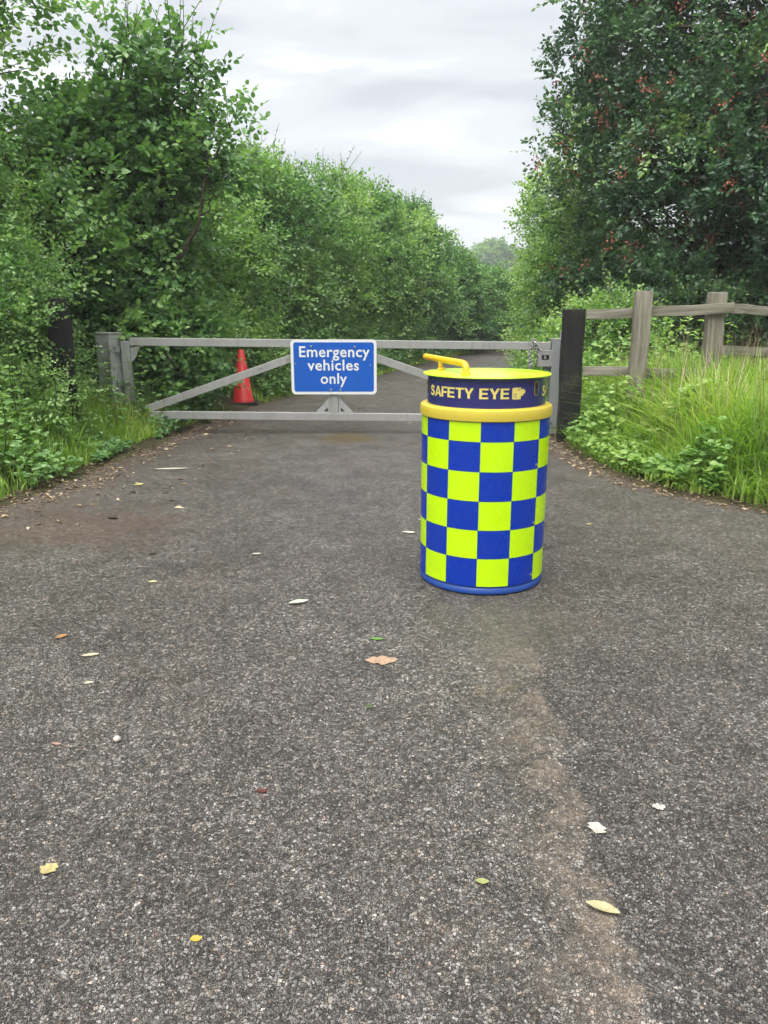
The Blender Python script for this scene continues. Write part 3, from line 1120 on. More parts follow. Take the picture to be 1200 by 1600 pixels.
def glyph_strokes(ch):
    """bold sans capitals as filled outlines on a 1-high cell"""
    w = .235
    if ch == 'E':
        return .80, [[(0, 0), (w, 0), (w, 1), (0, 1)], [(w, 0), (.78, 0), (.78, .17), (w, .17)], [(w, .42), (.72, .42), (.72, .59), (w, .59)], [(w, .83), (.78, .83), (.78, 1), (w, 1)]]
    if ch == 'F':
        return .74, [[(0, 0), (w, 0), (w, 1), (0, 1)], [(w, .40), (.66, .40), (.66, .57), (w, .57)], [(w, .83), (.72, .83), (.72, 1), (w, 1)]]
    if ch == 'T':
        return .80, [[(0, .83), (.80, .83), (.80, 1), (0, 1)], [(.285, 0), (.515, 0), (.515, .83), (.285, .83)]]
    if ch == 'Y':
        return .90, [[(.335, 0), (.565, 0), (.565, .40), (.335, .40)], [(.335, .40), (.45, .40), (.45, .60), (.26, 1), (0, 1)], [(.45, .40), (.565, .40), (.90, 1), (.64, 1), (.45, .60)]]
    if ch == 'A':
        return .96, [[(0, 0), (.25, 0), (.48, .76), (.48, 1), (.36, 1)], [(.96, 0), (.60, 1), (.48, 1), (.48, .76), (.71, 0)], [(.30, .20), (.66, .20), (.61, .37), (.35, .37)]]
    if ch == 'S':
        ctr, n = [], 40
        pts = [(.66, .72), (.60, .86), (.39, .915), (.19, .86), (.14, .725), (.22, .60), (.39, .53), (.58, .46), (.66, .30), (.59, .14), (.39, .085), (.17, .14), (.10, .30)]
        P = [Vector((x, y, 0)) for x, y in pts]
        for i in range(len(P) - 1):
            p0, p1, p2, p3 = P[max(i - 1, 0)], P[i], P[i + 1], P[min(i + 2, len(P) - 1)]
            for k in range(4):
                u = k / 4
                ctr.append(.5 * ((2 * p1) + (p2 - p0) * u + (2 * p0 - 5 * p1 + 4 * p2 - p3) * u * u + (3 * p1 - p0 - 3 * p2 + p3) * u ** 3))
        ctr.append(P[-1])
        quads = []
        L, Rr = [], []
        for i, c_ in enumerate(ctr):
            tn = (ctr[min(i + 1, len(ctr) - 1)] - ctr[max(i - 1, 0)]).normalized()
            nn = Vector((-tn.y, tn.x, 0))
            f = i / (len(ctr) - 1)
            hw = .102 + .014 * math.sin(f * math.pi)
            L.append(c_ + nn * hw)
            Rr.append(c_ - nn * hw)
        for i in range(len(ctr) - 1):
            quads.append([(L[i].x, L[i].y), (Rr[i].x, Rr[i].y), (Rr[i + 1].x, Rr[i + 1].y), (L[i + 1].x, L[i + 1].y)])
        return .78, quads
    return .34, []


def safety_text(r, phi0, arc, z0, size):
    x, glyphs = 0.0, []
    for ch_ in 'SAFETY EYE':
        adv, polys = glyph_strokes(ch_)
        glyphs.append((x, adv, polys))
        end = x + adv
        x = end + (.07 if ch_ not in 'AFT' else .01)
    for x, adv, polys in glyphs:
        if not polys:
            continue
        bm = bmesh.new()
        for p in polys:
            bm.faces.new([bm.verts.new((x + a, b, 0)) for a, b in p])
        for k in range(1, 6):        # cut across so that the letter follows the curve
            bmesh.ops.bisect_plane(bm, geom=bm.verts[:] + bm.edges[:] + bm.faces[:], plane_co=(x + adv * k / 6, 0, 0), plane_no=(1, 0, 0))
        bmesh.ops.remove_doubles(bm, verts=bm.verts[:], dist=1e-5)
        for v in bm.verts:
            a = phi0 + arc * v.co.x / end
            v.co = Vector((r * math.sin(a), -r * math.cos(a), z0 + size * v.co.y))
        bm_done('letter', bm, M_LETTER, band)


def arc_poly(bm, pts, r):
    bm.faces.new([bm.verts.new((r * math.sin(a), -r * math.cos(a), z)) for a, z in pts])


A0 = [-64.8, 65.4, 176.0]
for a0, s0 in zip(A0, (53.7, 171.5, 283.5)):
    safety_text(RB + .0012, R(a0), R(86.5), .9165, .0465)
    # pictogram of a camera box with a lens hood
    bm = bmesh.new()
    rr_ = RB + .0012
    q0 = R(a0 + 89.2)

    def P(u, w):
        return (q0 + u / rr_, .9135 + w)
    for u0 in np.arange(0, .044, .011):
        arc_poly(bm, [P(u0, 0 if u0 else .002), P(u0 + .011, 0), P(u0 + .011, .052), P(u0, .052 if u0 else .050)], rr_)
    arc_poly(bm, [P(.044, .015), P(.054, .015), P(.054, .044), P(.044, .044)], rr_)
    arc_poly(bm, [P(.054, .020), P(.059, .020), P(.059, .047), P(.054, .047)], rr_)
    arc_poly(bm, [P(.059, .026), P(.068, .026), P(.068, .040), P(.059, .040)], rr_)
    icon = bm_done('camera_pictogram', bm, M_LETTER, band)
    bm = bmesh.new()
    for (cu_, cw_, ro, ri) in ((.015, .017, .0085, .0062), (.033, .043, .006, .0042)):
        for k in range(16):
            b0, b1 = 2 * math.pi * k / 16, 2 * math.pi * (k + 1) / 16
            arc_poly(bm, [P(cu_ + ro * math.cos(b0), cw_ + ro * math.sin(b0)), P(cu_ + ro * math.cos(b1), cw_ + ro * math.sin(b1)),
                          P(cu_ + ri * math.cos(b1), cw_ + ri * math.sin(b1)), P(cu_ + ri * math.cos(b0), cw_ + ri * math.sin(b0))], rr_ + .0006)
    bm_done('pictogram_line', bm, M_NAVY, band)
    # oval viewing slot, its inner shade painted black, camera lens set on it
    for w_, h_, r_, m_, nm in ((.0165, .034, RB + .0010, M_LETTER, 'slot_rim'), (.0145, .032, RB + .0016, M_BLACK, 'slot_shade')):
        bm = bmesh.new()
        pts = []
        for k in range(25):
            b_ = 2 * math.pi * k / 24
            ex = w_ * math.cos(b_)
            ez = (h_ - w_) * (1 if math.sin(b_) >= 0 else -1) + w_ * math.sin(b_)
            pts.append((R(s0) + ex / RB, .956 + ez))
        arc_poly(bm, pts[:-1], r_)
        bm_done(nm, bm, m_, band)
    bm = bmesh.new()
    aa = R(s0 - .4)
    c_ = Vector((math.sin(aa), -math.cos(aa), 0))
    bm_tube(bm, [c_ * (RB + .0018) + Vector((0, 0, .967)), c_ * (RB + .004) + Vector((0, 0, .967))], .007, 12)
    bm_done('camera_lens', bm, M_RUBBER, band, 40)

# handle
inv = Matrix.Rotation(-BR, 3, 'Z')


def dl(x, y, z):
    return inv @ Vector((x - BX, y - BY, z))


hdl = bmesh.new()
pa, pb = Vector((.372, 3.53)), Vector((.212, 3.985))
zt = 1.066
pp = [(pa.x, pa.y, 1.016), (pa.x, pa.y, 1.043), (pa.x - .002, pa.y + .006, 1.053), (pa.x - .007, pa.y + .017, 1.060), (pa.x - .014, pa.y + .034, 1.0625)]
for k in range(1, 9):
    q = pa.lerp(pb, .075 + .925 * k / 8)
    pp.append((q.x, q.y, 1.0625 + .006 * k / 8))
pp += [(pb.x - .004, pb.y + .010, 1.0685)]
bm_tube(hdl, [dl(*q) for q in pp], [.0155] * (len(pp) - 1) + [.009], 14)
bm_done('handle', hdl, M_HANDLE, drum, 50)
q = pa.lerp(pb, .60)
bm = bmesh.new()
c0 = dl(q.x, q.y, 1.0335)
bm_box(bm, (c0.x, c0.y, 1.036), (.020, .03, .045), None, .004)
bm_box(bm, (c0.x + .004, c0.y - .006, 1.0205), (.034, .052, .012), None, .003)
bm_done('handle_foot', bm, M_HANDLE, drum, 40)
bm = bmesh.new()
c0 = dl(pa.x, pa.y, 1.02)
bm_lathe(bm, [(.022, 0), (.022, .006), (.016, .010)], 20)
for v in bm.verts:
    v.co += Vector((c0.x, c0.y, 1.0165))
bm_done('handle_foot', bm, M_HANDLE, drum, 40)

# ------------------------------------------------------------------ traffic cone
cone = thing('traffic_cone', 'plain red plastic traffic cone standing behind the gate', 'cone', (-2.0, 10.95, 0.0), R(14))
bm = bmesh.new()
bm_lathe(bm, [(.155, .045), (.150, .075), (.138, .09), (.116, .26), (.114, .262), (.094, .42), (.092, .422), (.066, .60), (.064, .602), (.043, .755), (.030, .768), (.026, .72)], 40, False, False)
bm_done('body', bm, M_CONE, cone, 40)
bm = bmesh.new()
bm_plate(bm, rounded_rect(.40, .40, .06, 5), -.004, -.045)
for v in bm.verts:
    v.co = Vector((v.co.x, v.co.z, -v.co.y))
bm_done('base', bm, M_RUBBER, cone)

# ------------------------------------------------------------------ timber posts and rail fence


def timber(name, size, mat, parent, loc, rz=0.0, tilt=(0, 0), taper=.0, seed=1):
    """a sawn timber, long axis local z, edges worn and slightly uneven"""
    g = np.random.default_rng(seed)
    bm = bmesh.new()
    bm_box(bm, (0, 0, 0), size, None, .007, 2)
    n = 7
    for k in range(1, n):
        bmesh.ops.bisect_plane(bm, geom=bm.verts[:] + bm.edges[:] + bm.faces[:], plane_co=(0, 0, (k / n - .5) * size[2]), plane_no=(0, 0, 1))
    for v in bm.verts:
        s = math.sin(v.co.z * 9 + seed) * .004
        v.co.x += s + g.normal(0, .0012)
        v.co.y += math.sin(v.co.z * 7 + 2 * seed) * .003 + g.normal(0, .0012)
    o = bm_done(name, bm, mat, parent, 30)
    o.location = loc
    o.rotation_euler = (tilt[0], tilt[1], rz)
    return o


bp = thing('timber_post', 'thick black timber post between the gate and the rail fence', 'post', (1.885, 7.86, 0))
timber('post', (.205, .16, 1.40), M_BLKWOOD, bp, (0, 0, .61), R(-4), (R(.2), R(-.6)), seed=3)
bm = bmesh.new()
bm_tube(bm, [(-.11, .0, 1.24), (-.15, -.01, 1.24)], .008, 8)
bm_done('bolt', bm, M_BOLT, bp)
bp2 = thing('timber_post', 'black timber post sunk in the hedge at the far left', 'post', (-2.99, 7.25, 0))
timber('post', (.21, .17, 1.5), M_BLKWOOD, bp2, (0, 0, .65), R(20), (0, R(1.0)), seed=4)

fen = thing('rail_fence', 'weathered grey timber post and rail fence above the right verge', 'fence', (2.46, 7.5, 0))


def fpt(x, y, z):
    return Vector((x - 2.46, y - 7.5, z))


for i, (x, y, top) in enumerate(((2.455, 7.55, 1.475), (3.135, 7.50, 1.462), (4.98, 9.3, 1.48))):
    timber('post', (.158, .10, 1.55), M_WOOD, fen, fpt(x, y, top - .775), R(-6 + 3 * i), (0, R(.2 - .3 * i)), seed=11 + i)


def frail(a, b, h, seed, front=-.08):
    a, b = fpt(*a), fpt(*b)
    d = b - a
    o = timber('rail', (h, .05, d.length), M_WOOD, fen, (a + b) / 2, 0, seed=seed)
    x = d.normalized()
    yv = Vector((0, 0, 1)).cross(x).normalized()
    zv = x.cross(yv)
    # local z along the rail, local x up
    o.rotation_euler = Matrix((zv, x.cross(zv) * 1.0, x)).transposed().to_euler() if False else Matrix((zv, x.cross(zv), x)).transposed().to_euler()
    return o


frail((1.97, 7.72, 1.255), (3.26, 7.395, 1.317), .094, 21)
frail((3.20, 7.40, 1.318), (5.05, 9.2, 1.235), .092, 22)
frail((1.98, 7.74, .72), (3.24, 7.41, .70), .09, 23)
frail((3.20, 7.42, .93), (5.05, 9.2, .80), .09, 24)

# ------------------------------------------------------------------ trees and shrubs


def shrub(name, label, cat, base, lob, leafmat, tmpl, spl, seed, stems=5, trunk_r=.05, group=None, shoot=None, spread=.5, extra=None, branch=True, **kw):
    g = np.random.default_rng(seed)
    root = thing(name, label, cat, base, 0, group)
    lv = Leaves(tmpl)
    P, D, L = foliage(lv, lob, spl, g, **kw)
    bm = bmesh.new()
    b0 = Vector(base)
    st = []
    for k in range(stems):
        a = g.uniform(0, 6.28)
        p0 = b0 + Vector((math.cos(a), math.sin(a), 0)) * (trunk_r * (1.5 if stems > 1 else 0) * g.uniform(.5, 1.5)) + Vector((0, 0, -.05))
        far = lob[g.integers(0, len(lob))]
        hi = lob[np.argsort(lob[:, 2])[-max(3, len(lob) // 4):]]
        tp = hi[g.integers(0, len(hi))]
        st += bm_branch(bm, p0, (tp[0], tp[1], tp[2]), trunk_r, trunk_r * .25, g, 6, 6, .10)
    stv = np.array([tuple(p) for p in st])
    if branch:
        for (x, y, z, r) in lob:
            dd = np.linalg.norm(stv - (x, y, z), axis=1) + np.maximum(0, stv[:, 2] - z) * 2
            q = stv[int(np.argmin(dd))]
            bm_branch(bm, q, (x, y, z), trunk_r * .3, .008, g, 5, 4, .10)
            for k in range(3):
                d = norm(g.normal(0, 1, (1, 3)))[0]
                d[2] = abs(d[2])
                bm_branch(bm, (x, y, z), tuple(np.array((x, y, z)) + d * r * .95), .008, .003, g, 4, 3, .10)
    if branch:
        for k in range(14):
            q = P[g.integers(0, len(P))]
            d = norm(g.normal(0, 1, (1, 3)) + np.array([[0, -.6, .5]]))[0]
            bm_branch(bm, q - d * .15, q + d * g.uniform(.25, .6), .006, .002, g, 4, 3, .15)
    if shoot:
        n, kw2 = shoot
        idx = np.argsort(P[:, 2] + g.normal(0, .35, len(P)))[-n * 3:]
        idx = g.choice(idx, n, replace=False)
        shoots(lv, bm, P[idx], g, **kw2)
    if extra:
        extra(root, lv, bm, P, D, g)
    bm_done('trunk', bm, M_BARK, root, 60, loc=tuple(-Vector(base)))
    link('crown', lv.mesh('crown', base), leafmat, root)
    print(name, lv.count())
    return root


def L_(c, rx, ry, h, n, r0, r1, seed, **kw):
    return lobes_for(c, rx, ry, h, n, r0, r1, np.random.default_rng(seed), **kw)


# left, nearest: small leaved shrub reaching over the verge
lob = L_((-3.95, 7.0), 1.0, 1.3, 3.0, 80, .32, .55, 101, z0=.35, dome=.6)
lob = lob[~((lob[:, 0] > -3.38) & (lob[:, 2] < 1.75) & (lob[:, 2] > .95) & (lob[:, 1] < 7.6))]
shrub('hedge_shrub', 'small leaved hedge shrub at the far left edge, in front of the broad leaved hazel', 'shrub', (-4.0, 7.0, .15), lob, M_SMALL, '4', 330, 201,
      Ls=(.22, .42), nl=11, ll=.048, lw=.036, shoot=(26, dict(ln=(.3, .7), ll=.045, lw=.035, gap=.04, lean=.5)), rnd_mid=.6)
# tall pale tree whose top fills the upper left corner
lob = L_((-4.25, 8.1), 1.15, 1.2, 5.8, 52, .34, .58, 102, z0=1.8, dome=.7)
shrub('pale_tree', 'tall pale green tree filling the upper left corner above the hedge', 'tree', (-4.2, 8.2, .15), lob, M_PALE, '6', 120, 202, stems=3, trunk_r=.06,
      Ls=(.3, .6), nl=9, ll=.075, lw=.062, shoot=(24, dict(ln=(.5, 1.0), ll=.07, lw=.06, gap=.07, lean=.4, out=(0, 0))), rnd_mid=.55)
# hazel with large leaves just beyond the gate post
lob = L_((-3.25, 9.6), 1.15, 1.25, 3.45, 85, .36, .62, 103, z0=.3, dome=.62)
gh = np.random.default_rng(60)
ext = []
for (x1, y1, z1) in ((-1.95, 9.3, 3.75), (-1.70, 9.2, 3.25), (-2.30, 9.4, 4.15), (-1.75, 9.5, 2.7), (-2.75, 9.4, 4.2)):
    for f in (.3, .48, .64, .8, .94):
        ext.append((-3.0 + (x1 + 3.0) * f + gh.normal(0, .05), 9.6 + (y1 - 9.6) * f, 2.2 + (z1 - 2.2) * f, .40 - .20 * f))
lob = np.concatenate((lob, np.array(ext)))
shrub('hazel_tree', 'dark broad leaved hazel behind the gate hinge post with branches standing above the hedge', 'tree', (-3.35, 9.7, .15), lob, M_HAZEL, '6', 200, 203, stems=7, trunk_r=.045,
      Ls=(.28, .55), nl=9, ll=.092, lw=.082, shoot=(30, dict(ln=(.4, .9), ll=.075, lw=.065, gap=.075, lean=.45, out=(.25, 0))), rnd_mid=.40)

HEDGE = [  # x, y, rx, ry, h, seed, mid tone, label
    (-3.0, 12.2, 1.25, 1.5, 3.35, 301, .55, 'light green hedge bush directly behind the red cone'),
    (-2.35, 14.7, 1.3, 1.5, 3.75, 302, .56, 'hedge bush third from the gate on the left, its foliage fresh and bright'),
    (-1.5, 17.0, 1.35, 1.6, 4.05, 303, .44, 'deep green hedge bush above the blue sign'),
    (-.5, 19.4, 1.35, 1.5, 3.95, 304, .47, 'tallest hedge bush in the middle of the left row, with upright tip shoots'),
    (.55, 21.8, 1.35, 1.5, 3.75, 305, .40, 'dark hedge bush right of the tallest one in the left row'),
    (1.75, 24.3, 1.4, 1.5, 2.9, 306, .38, 'low dark hedge bush where the lane starts to bend'),
    (3.4, 26.4, 1.5, 1.4, 2.35, 307, .42, 'hedge bush closing the view at the bend above the drum'),
    (5.3, 28.2, 1.7, 1.4, 2.3, 308, .5, 'farthest hedge bush, just left of the bright shrub on the right'),
]
for i, (x, y, rx, ry, h, sd, mid_, lab) in enumerate(HEDGE):
    big_ = (.078, .098, .082, .105, .095, .12, .115, .13)[i]
    lob = L_((x, y), rx, ry, h, 66, .42, .72, sd, z0=.3, dome=.62)
    shrub('hedge_bush', lab, 'bush', (x, y, .15), lob, (M_BRIGHT, M_HEDGE, M_BRIGHT, M_SMALL, M_HEDGE, M_HEDGE, M_HEDGE, M_BRIGHT)[i], '4', 180 - 10 * i, sd + 50, stems=4, trunk_r=.04, group='hedge bushes along the left of the lane',
          Ls=(.28, .6), nl=9, ll=big_, lw=big_ * .8, keep_back=.2, shoot=(34, dict(ln=(.35, .8) if i < 5 else (.2, .4), ll=.075, lw=.06, gap=.07, lean=.35)), rnd_mid=mid_)

# hawthorn on the right: dark, with faded rusty blossom
g = np.random.default_rng(77)
lobs = []
for k in range(210):
    u = g.uniform(0, 1) ** .9
    z = .5 + u * 7.2
    prof = (1.0 if u < .45 else math.sqrt(max(.03, 1 - ((u - .45) / .55) ** 2))) * (.9 + .12 * math.sin(5 * u))
    a = g.uniform(0, 6.28)
    q = math.sqrt(g.uniform(.3, 1))
    if math.sin(a) > .3 and g.uniform() < .6:
        a = -a
    lobs.append((5.35 + math.cos(a) * q * 2.55 * prof, 11.9 + math.sin(a) * q * 2.3 * prof, z, g.uniform(.38, .66)))
for k in range(70):
    lobs.append((g.uniform(4.1, 8.0), g.uniform(10.5, 11.9), g.uniform(.5, 3.4), g.uniform(.38, .6)))
for k in range(48):                       # limbs reaching out over the lane
    z0_, x1_, y1_ = ((4.5, 2.55, 11.4), (4.0, 2.50, 11.2), (3.4, 2.62, 11.0), (5.3, 2.85, 11.5), (2.9, 2.95, 10.9), (5.9, 3.0, 11.6))[k % 6]
    f = (k // 6 + 1) / 8
    lobs.append((4.4 + (x1_ - 4.4) * f + g.normal(0, .1), 11.6 + (y1_ - 11.6) * f + g.normal(0, .15), z0_ - .5 + .5 * f + g.normal(0, .12), .60 - .26 * f))
lobs = np.array(lobs)


def blossom(root, lv, bm, P, D, g):
    fl = Leaves('4')
    m = (g.uniform(0, 1, len(P)) < .075) & (D[:, 1] < .25)
    p = P[m] + D[m] * .40
    p = p[vnoise(p[:, [0, 2]], 1.9, 8) > .36]
    for k in range(16):
        q = p + g.normal(0, .05, p.shape)
        fl.add(q, norm(g.normal(0, 1, p.shape)), norm(g.normal(0, 1, p.shape)), g.uniform(.028, .05, len(p)), .038, g.uniform(0, 1, len(p)))
    link('blossom', fl.mesh('blossom', tuple(root.location)), M_RUST, root)


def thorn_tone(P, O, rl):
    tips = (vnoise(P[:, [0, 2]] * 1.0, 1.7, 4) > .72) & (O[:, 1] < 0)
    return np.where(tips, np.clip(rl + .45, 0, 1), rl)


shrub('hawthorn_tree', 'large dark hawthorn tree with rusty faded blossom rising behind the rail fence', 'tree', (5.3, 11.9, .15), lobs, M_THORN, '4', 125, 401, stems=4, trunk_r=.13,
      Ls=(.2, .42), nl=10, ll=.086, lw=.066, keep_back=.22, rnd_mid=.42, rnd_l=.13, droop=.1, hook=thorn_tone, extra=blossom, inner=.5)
lob = L_((3.75, 10.6), 1.25, .8, 1.7, 24, .34, .55, 402, z0=.25, dome=.5)
shrub('hedge_shrub', 'low dark shrub under the hawthorn, seen through the fence rails', 'shrub', (3.8, 10.7, .15), lob, M_THORN, '4', 200, 412, stems=5, trunk_r=.03,
      Ls=(.2, .4), nl=10, ll=.06, lw=.048, rnd_mid=.55, droop=.15)
RIGHT = [
    (3.2, 13.0, 1.0, .95, 2.9, 403, .68, 46, 'rounded light green shrub behind the latch post'),
    (3.35, 15.4, 1.05, 1.2, 3.8, 404, .74, 50, 'bright yellow green shrub leaning over the lane left of the hawthorn'),
    (4.6, 18.2, 1.2, 1.3, 3.6, 405, .72, 40, 'light green shrub behind the bright one on the right bend'),
    (2.85, 10.2, .7, .7, 1.3, 406, .68, 26, 'knee high leafy bush at the foot of the hawthorn, right above the drum'),
]
for (x, y, rx, ry, h, sd, mid_, nlob, lab) in RIGHT:
    lob = L_((x, y), rx, ry, h, nlob, .32, .58, sd, z0=.25, dome=.5)
    shrub('leafy_shrub', lab, 'shrub', (x, y, .15), lob, M_BRIGHT, '4', 190, sd + 10, stems=4, trunk_r=.035, Ls=(.24, .5), nl=9, ll=.074, lw=.058, keep_back=.3,
          shoot=(22, dict(ln=(.3, .7), ll=.065, lw=.05, gap=.06, lean=.5, out=(-.25, 0))), rnd_mid=mid_)
lob = L_((6.6, 14.6), 3.2, .9, 3.9, 60, .5, .8, 430, z0=.3, dome=.6)
shrub('hedge_shrub', 'dense dark shrub filling the gap behind the hawthorn trunk', 'shrub', (6.6, 14.6, .15), lob, M_THORN, '4', 90, 431, stems=5, trunk_r=.04,
      Ls=(.28, .5), nl=9, ll=.09, lw=.075, keep_back=.1, rnd_mid=.35)
# far trees beyond the bend
for i, (x, y, rx, ry, h, sd, lab) in enumerate(((19.5, 145, 9, 6, 11.8, 501, 'distant hazy round tree in the gap at the end of the lane'),
                                               (36, 150, 11, 6, 17.0, 502, 'distant hazy tree behind the right shrubs at the end of the lane'),
                                               (5, 152, 11, 6, 12.6, 503, 'distant hazy low tree behind the left hedge row'))):
    lob = L_((x, y), rx, ry, h, 70, 1.9, 3.0, sd, z0=1.2, dome=.5)
    shrub('distant_tree', lab, 'tree', (x, y, 0), lob, M_HEDGE, '4', 6, sd + 10, stems=2, trunk_r=.4, Ls=(1.2, 2.4), nl=9, ll=.55, lw=.46, keep_back=.15, rnd_mid=.5, branch=False)

# ------------------------------------------------------------------ grass, nettles, brambles


def grass(name, pts, hgt, label, g, lean=.5, width=.006, mat=M_GRASS, cover=None, dirx=0.0):
    near = np.hypot((pts[:, 0] + 2.0) * 1.0, np.maximum(0, np.abs(pts[:, 1] - 10.6) - .3)) < .36     # trodden round the cone
    pts, hgt = pts[~near], hgt[~near]
    n = len(pts)
    x, y = pts[:, 0], pts[:, 1]
    z = ground_z(x, y) - .02
    b = np.stack((x, y, z), 1)
    az = g.uniform(0, 6.283, n)
    ld = np.stack((np.cos(az) + dirx, np.sin(az), np.zeros(n)), 1)
    ln = g.gamma(2.2, .22, n).clip(0, 1.6)[:, None] * lean
    side = norm(np.stack((-np.sin(az + g.normal(0, .6, n)), np.cos(az), np.zeros(n)), 1))
    H = hgt[:, None]
    w = (g.uniform(.6, 1.3, n) * width)[:, None]
    ts = [0, .35, .7, 1.0]
    rows = []
    for t_ in ts:
        c_ = b + UP * (H * (t_ - .28 * np.minimum(ln, 1.3) * t_ ** 2.4)) + ld * (ln * H * t_ ** 1.9)
        ww = w * (1 - t_ * .75)
        if t_ < 1:
            rows += [c_ - side * ww, c_ + side * ww]
        else:
            rows.append(c_)
    V = np.stack(rows, 1)
    m = 7
    base = (np.arange(n) * m)[:, None]
    f = np.array([0, 1, 3, 2, 2, 3, 5, 4, 4, 5, 6])
    loops = (base + f[None]).ravel()
    tot = np.tile([4, 4, 3], n)
    st = np.concatenate(([0], np.cumsum(tot)[:-1]))
    cr = np.clip(.5 + (vnoise(pts, 1.1, 12) - .5) * .7 + g.normal(0, .17, n), 0, 1)
    me = new_mesh(name, V.reshape(-1, 3), loops, st, tot, np.repeat(cr, 3))
    return tag(link(name, me, mat), label, cat='grass', kind='stuff')


def scatter(n, y0, y1, d0, d1, side, g, dens=None, power=1.0):
    y = g.uniform(y0, y1, n)
    d = d0 + (d1 - d0) * g.uniform(0, 1, n) ** power
    x = (xl(y) - d) if side < 0 else (xr(y) + d)
    p = np.stack((x, y), 1)
    if dens is not None:
        p = p[g.uniform(0, 1, n) < dens(p, d)]
    return p


def edge_d(p):
    return np.maximum(xl(p[:, 1]) - p[:, 0], p[:, 0] - xr(p[:, 1]))


g = np.random.default_rng(900)
p = scatter(42000, 4.3, 9.4, .08, 2.6, 1, g, lambda q, d: .35 + .65 * (vnoise(q, 2.2, 21) > .3))
h = (.16 + .40 * sm(edge_d(p) / 1.1)) * g.uniform(.35, 1.4, len(p)) * (.75 + .5 * vnoise(p, 1.6, 3)) * np.interp(p[:, 0], [1.8, 2.6], [.85, 1.0])
grass('tall_grass', p, h, 'tall fresh green grass covering the right verge below the fence', g, 1.35, .0095)
p = scatter(20000, 4.3, 9.3, .08, 1.9, -1, g, lambda q, d: .2 + .8 * (vnoise(q, 2.0, 25) > .35))
h = (.16 + .42 * sm(edge_d(p) / .8)) * g.uniform(.5, 1.25, len(p)) * (.7 + .6 * vnoise(p, 1.7, 5))
grass('verge_grass', p, h, 'soft green grass growing between the nettles on the left verge', g, 1.0, .0085)
p = scatter(12000, 9.2, 24, .0, 1.1, -1, g)
h = (.10 + .22 * sm(edge_d(p) / .6)) * g.uniform(.5, 1.3, len(p))
grass('lane_grass', p, h, 'short grass strip along the left of the lane beyond the gate', g, .8, .009)
p = scatter(8000, 9.2, 21, .0, 1.2, 1, g)
h = (.12 + .26 * sm(edge_d(p) / .6)) * g.uniform(.5, 1.3, len(p))
grass('bank_grass', p, h, 'grass strip along the right of the lane beyond the gate', g, .8, .009)

p = scatter(420, 5.2, 9.0, .5, 2.4, 1, g)
grass('grass_stalks', p, g.uniform(.75, 1.15, len(p)), 'thin straw coloured grass stalks standing above the right verge', g, .35, .0035, M_STRAW)

# low leafy cover


def cover(name, pts, z0, z1, ll, lw, mat, label, g, tm='6'):
    pts = pts[np.hypot(pts[:, 0] + 2.0, np.maximum(0, np.abs(pts[:, 1] - 10.6) - .4)) > .42]
    lv = Leaves(tm)
    n = len(pts)
    zb = ground_z(pts[:, 0], pts[:, 1])
    e = sm(edge_d(pts) / .7)
    z = zb + z0 + (z1 * (.25 + .75 * e) * (.5 + vnoise(pts, 1.9, 31))) * g.uniform(.15, 1, n)
    P = np.stack((pts[:, 0], pts[:, 1], z), 1)
    cr = np.clip(.5 + (vnoise(pts, 1.4, 33) - .5) * .7, 0, 1)
    az = g.uniform(0, 6.283, n)
    for k in (-1, 0, 1):             # leaves in threes
        a = az + k * 1.15
        d = np.stack((np.cos(a), np.sin(a), g.normal(.05, .3, n)), 1)
        nn = UP + g.normal(0, .35, (n, 3)) + np.array((0, -.25, 0))
        s = g.uniform(.6, 1.2, n)
        lv.add(P, d, nn, ll * s, lw * s, np.clip(cr + g.normal(0, .14, n), 0, 1))
    return tag(link(name, lv.mesh(name), mat), label, cat='ground cover', kind='stuff')


p = scatter(9500, 4.4, 9.0, .10, 2.0, 1, g, lambda q, d: np.where(q[:, 1] > 6.5, .45, 1.0) * np.where(d < .75, .55, .42) * (vnoise(q, 1.8, 41) > .32), 1.3)
cover('bramble_cover', p, .02, .52, .062, .052, M_BRAMBLE, 'low pale green bramble leaves along the front of the right verge', g)
p = scatter(9500, 4.4, 9.4, .0, 2.0, -1, g, lambda q, d: .7 * (vnoise(q, 1.9, 43) > .36))
cover('weed_cover', p, .01, .55, .05, .04, M_NETTLE, 'low leafy weeds filling the left verge', g)
p = scatter(9000, 9.0, 24.5, .1, 1.6, -1, g)
cover('hedge_bottom', p, .02, .75, .08, .06, M_NETTLE, 'leafy weeds at the foot of the left hedge', g, '4')
p = scatter(6000, 8.6, 21, .1, 2.0, 1, g)
cover('bank_cover', p, .02, .8, .07, .055, M_BRAMBLE, 'leafy weeds at the foot of the right shrubs', g, '4')

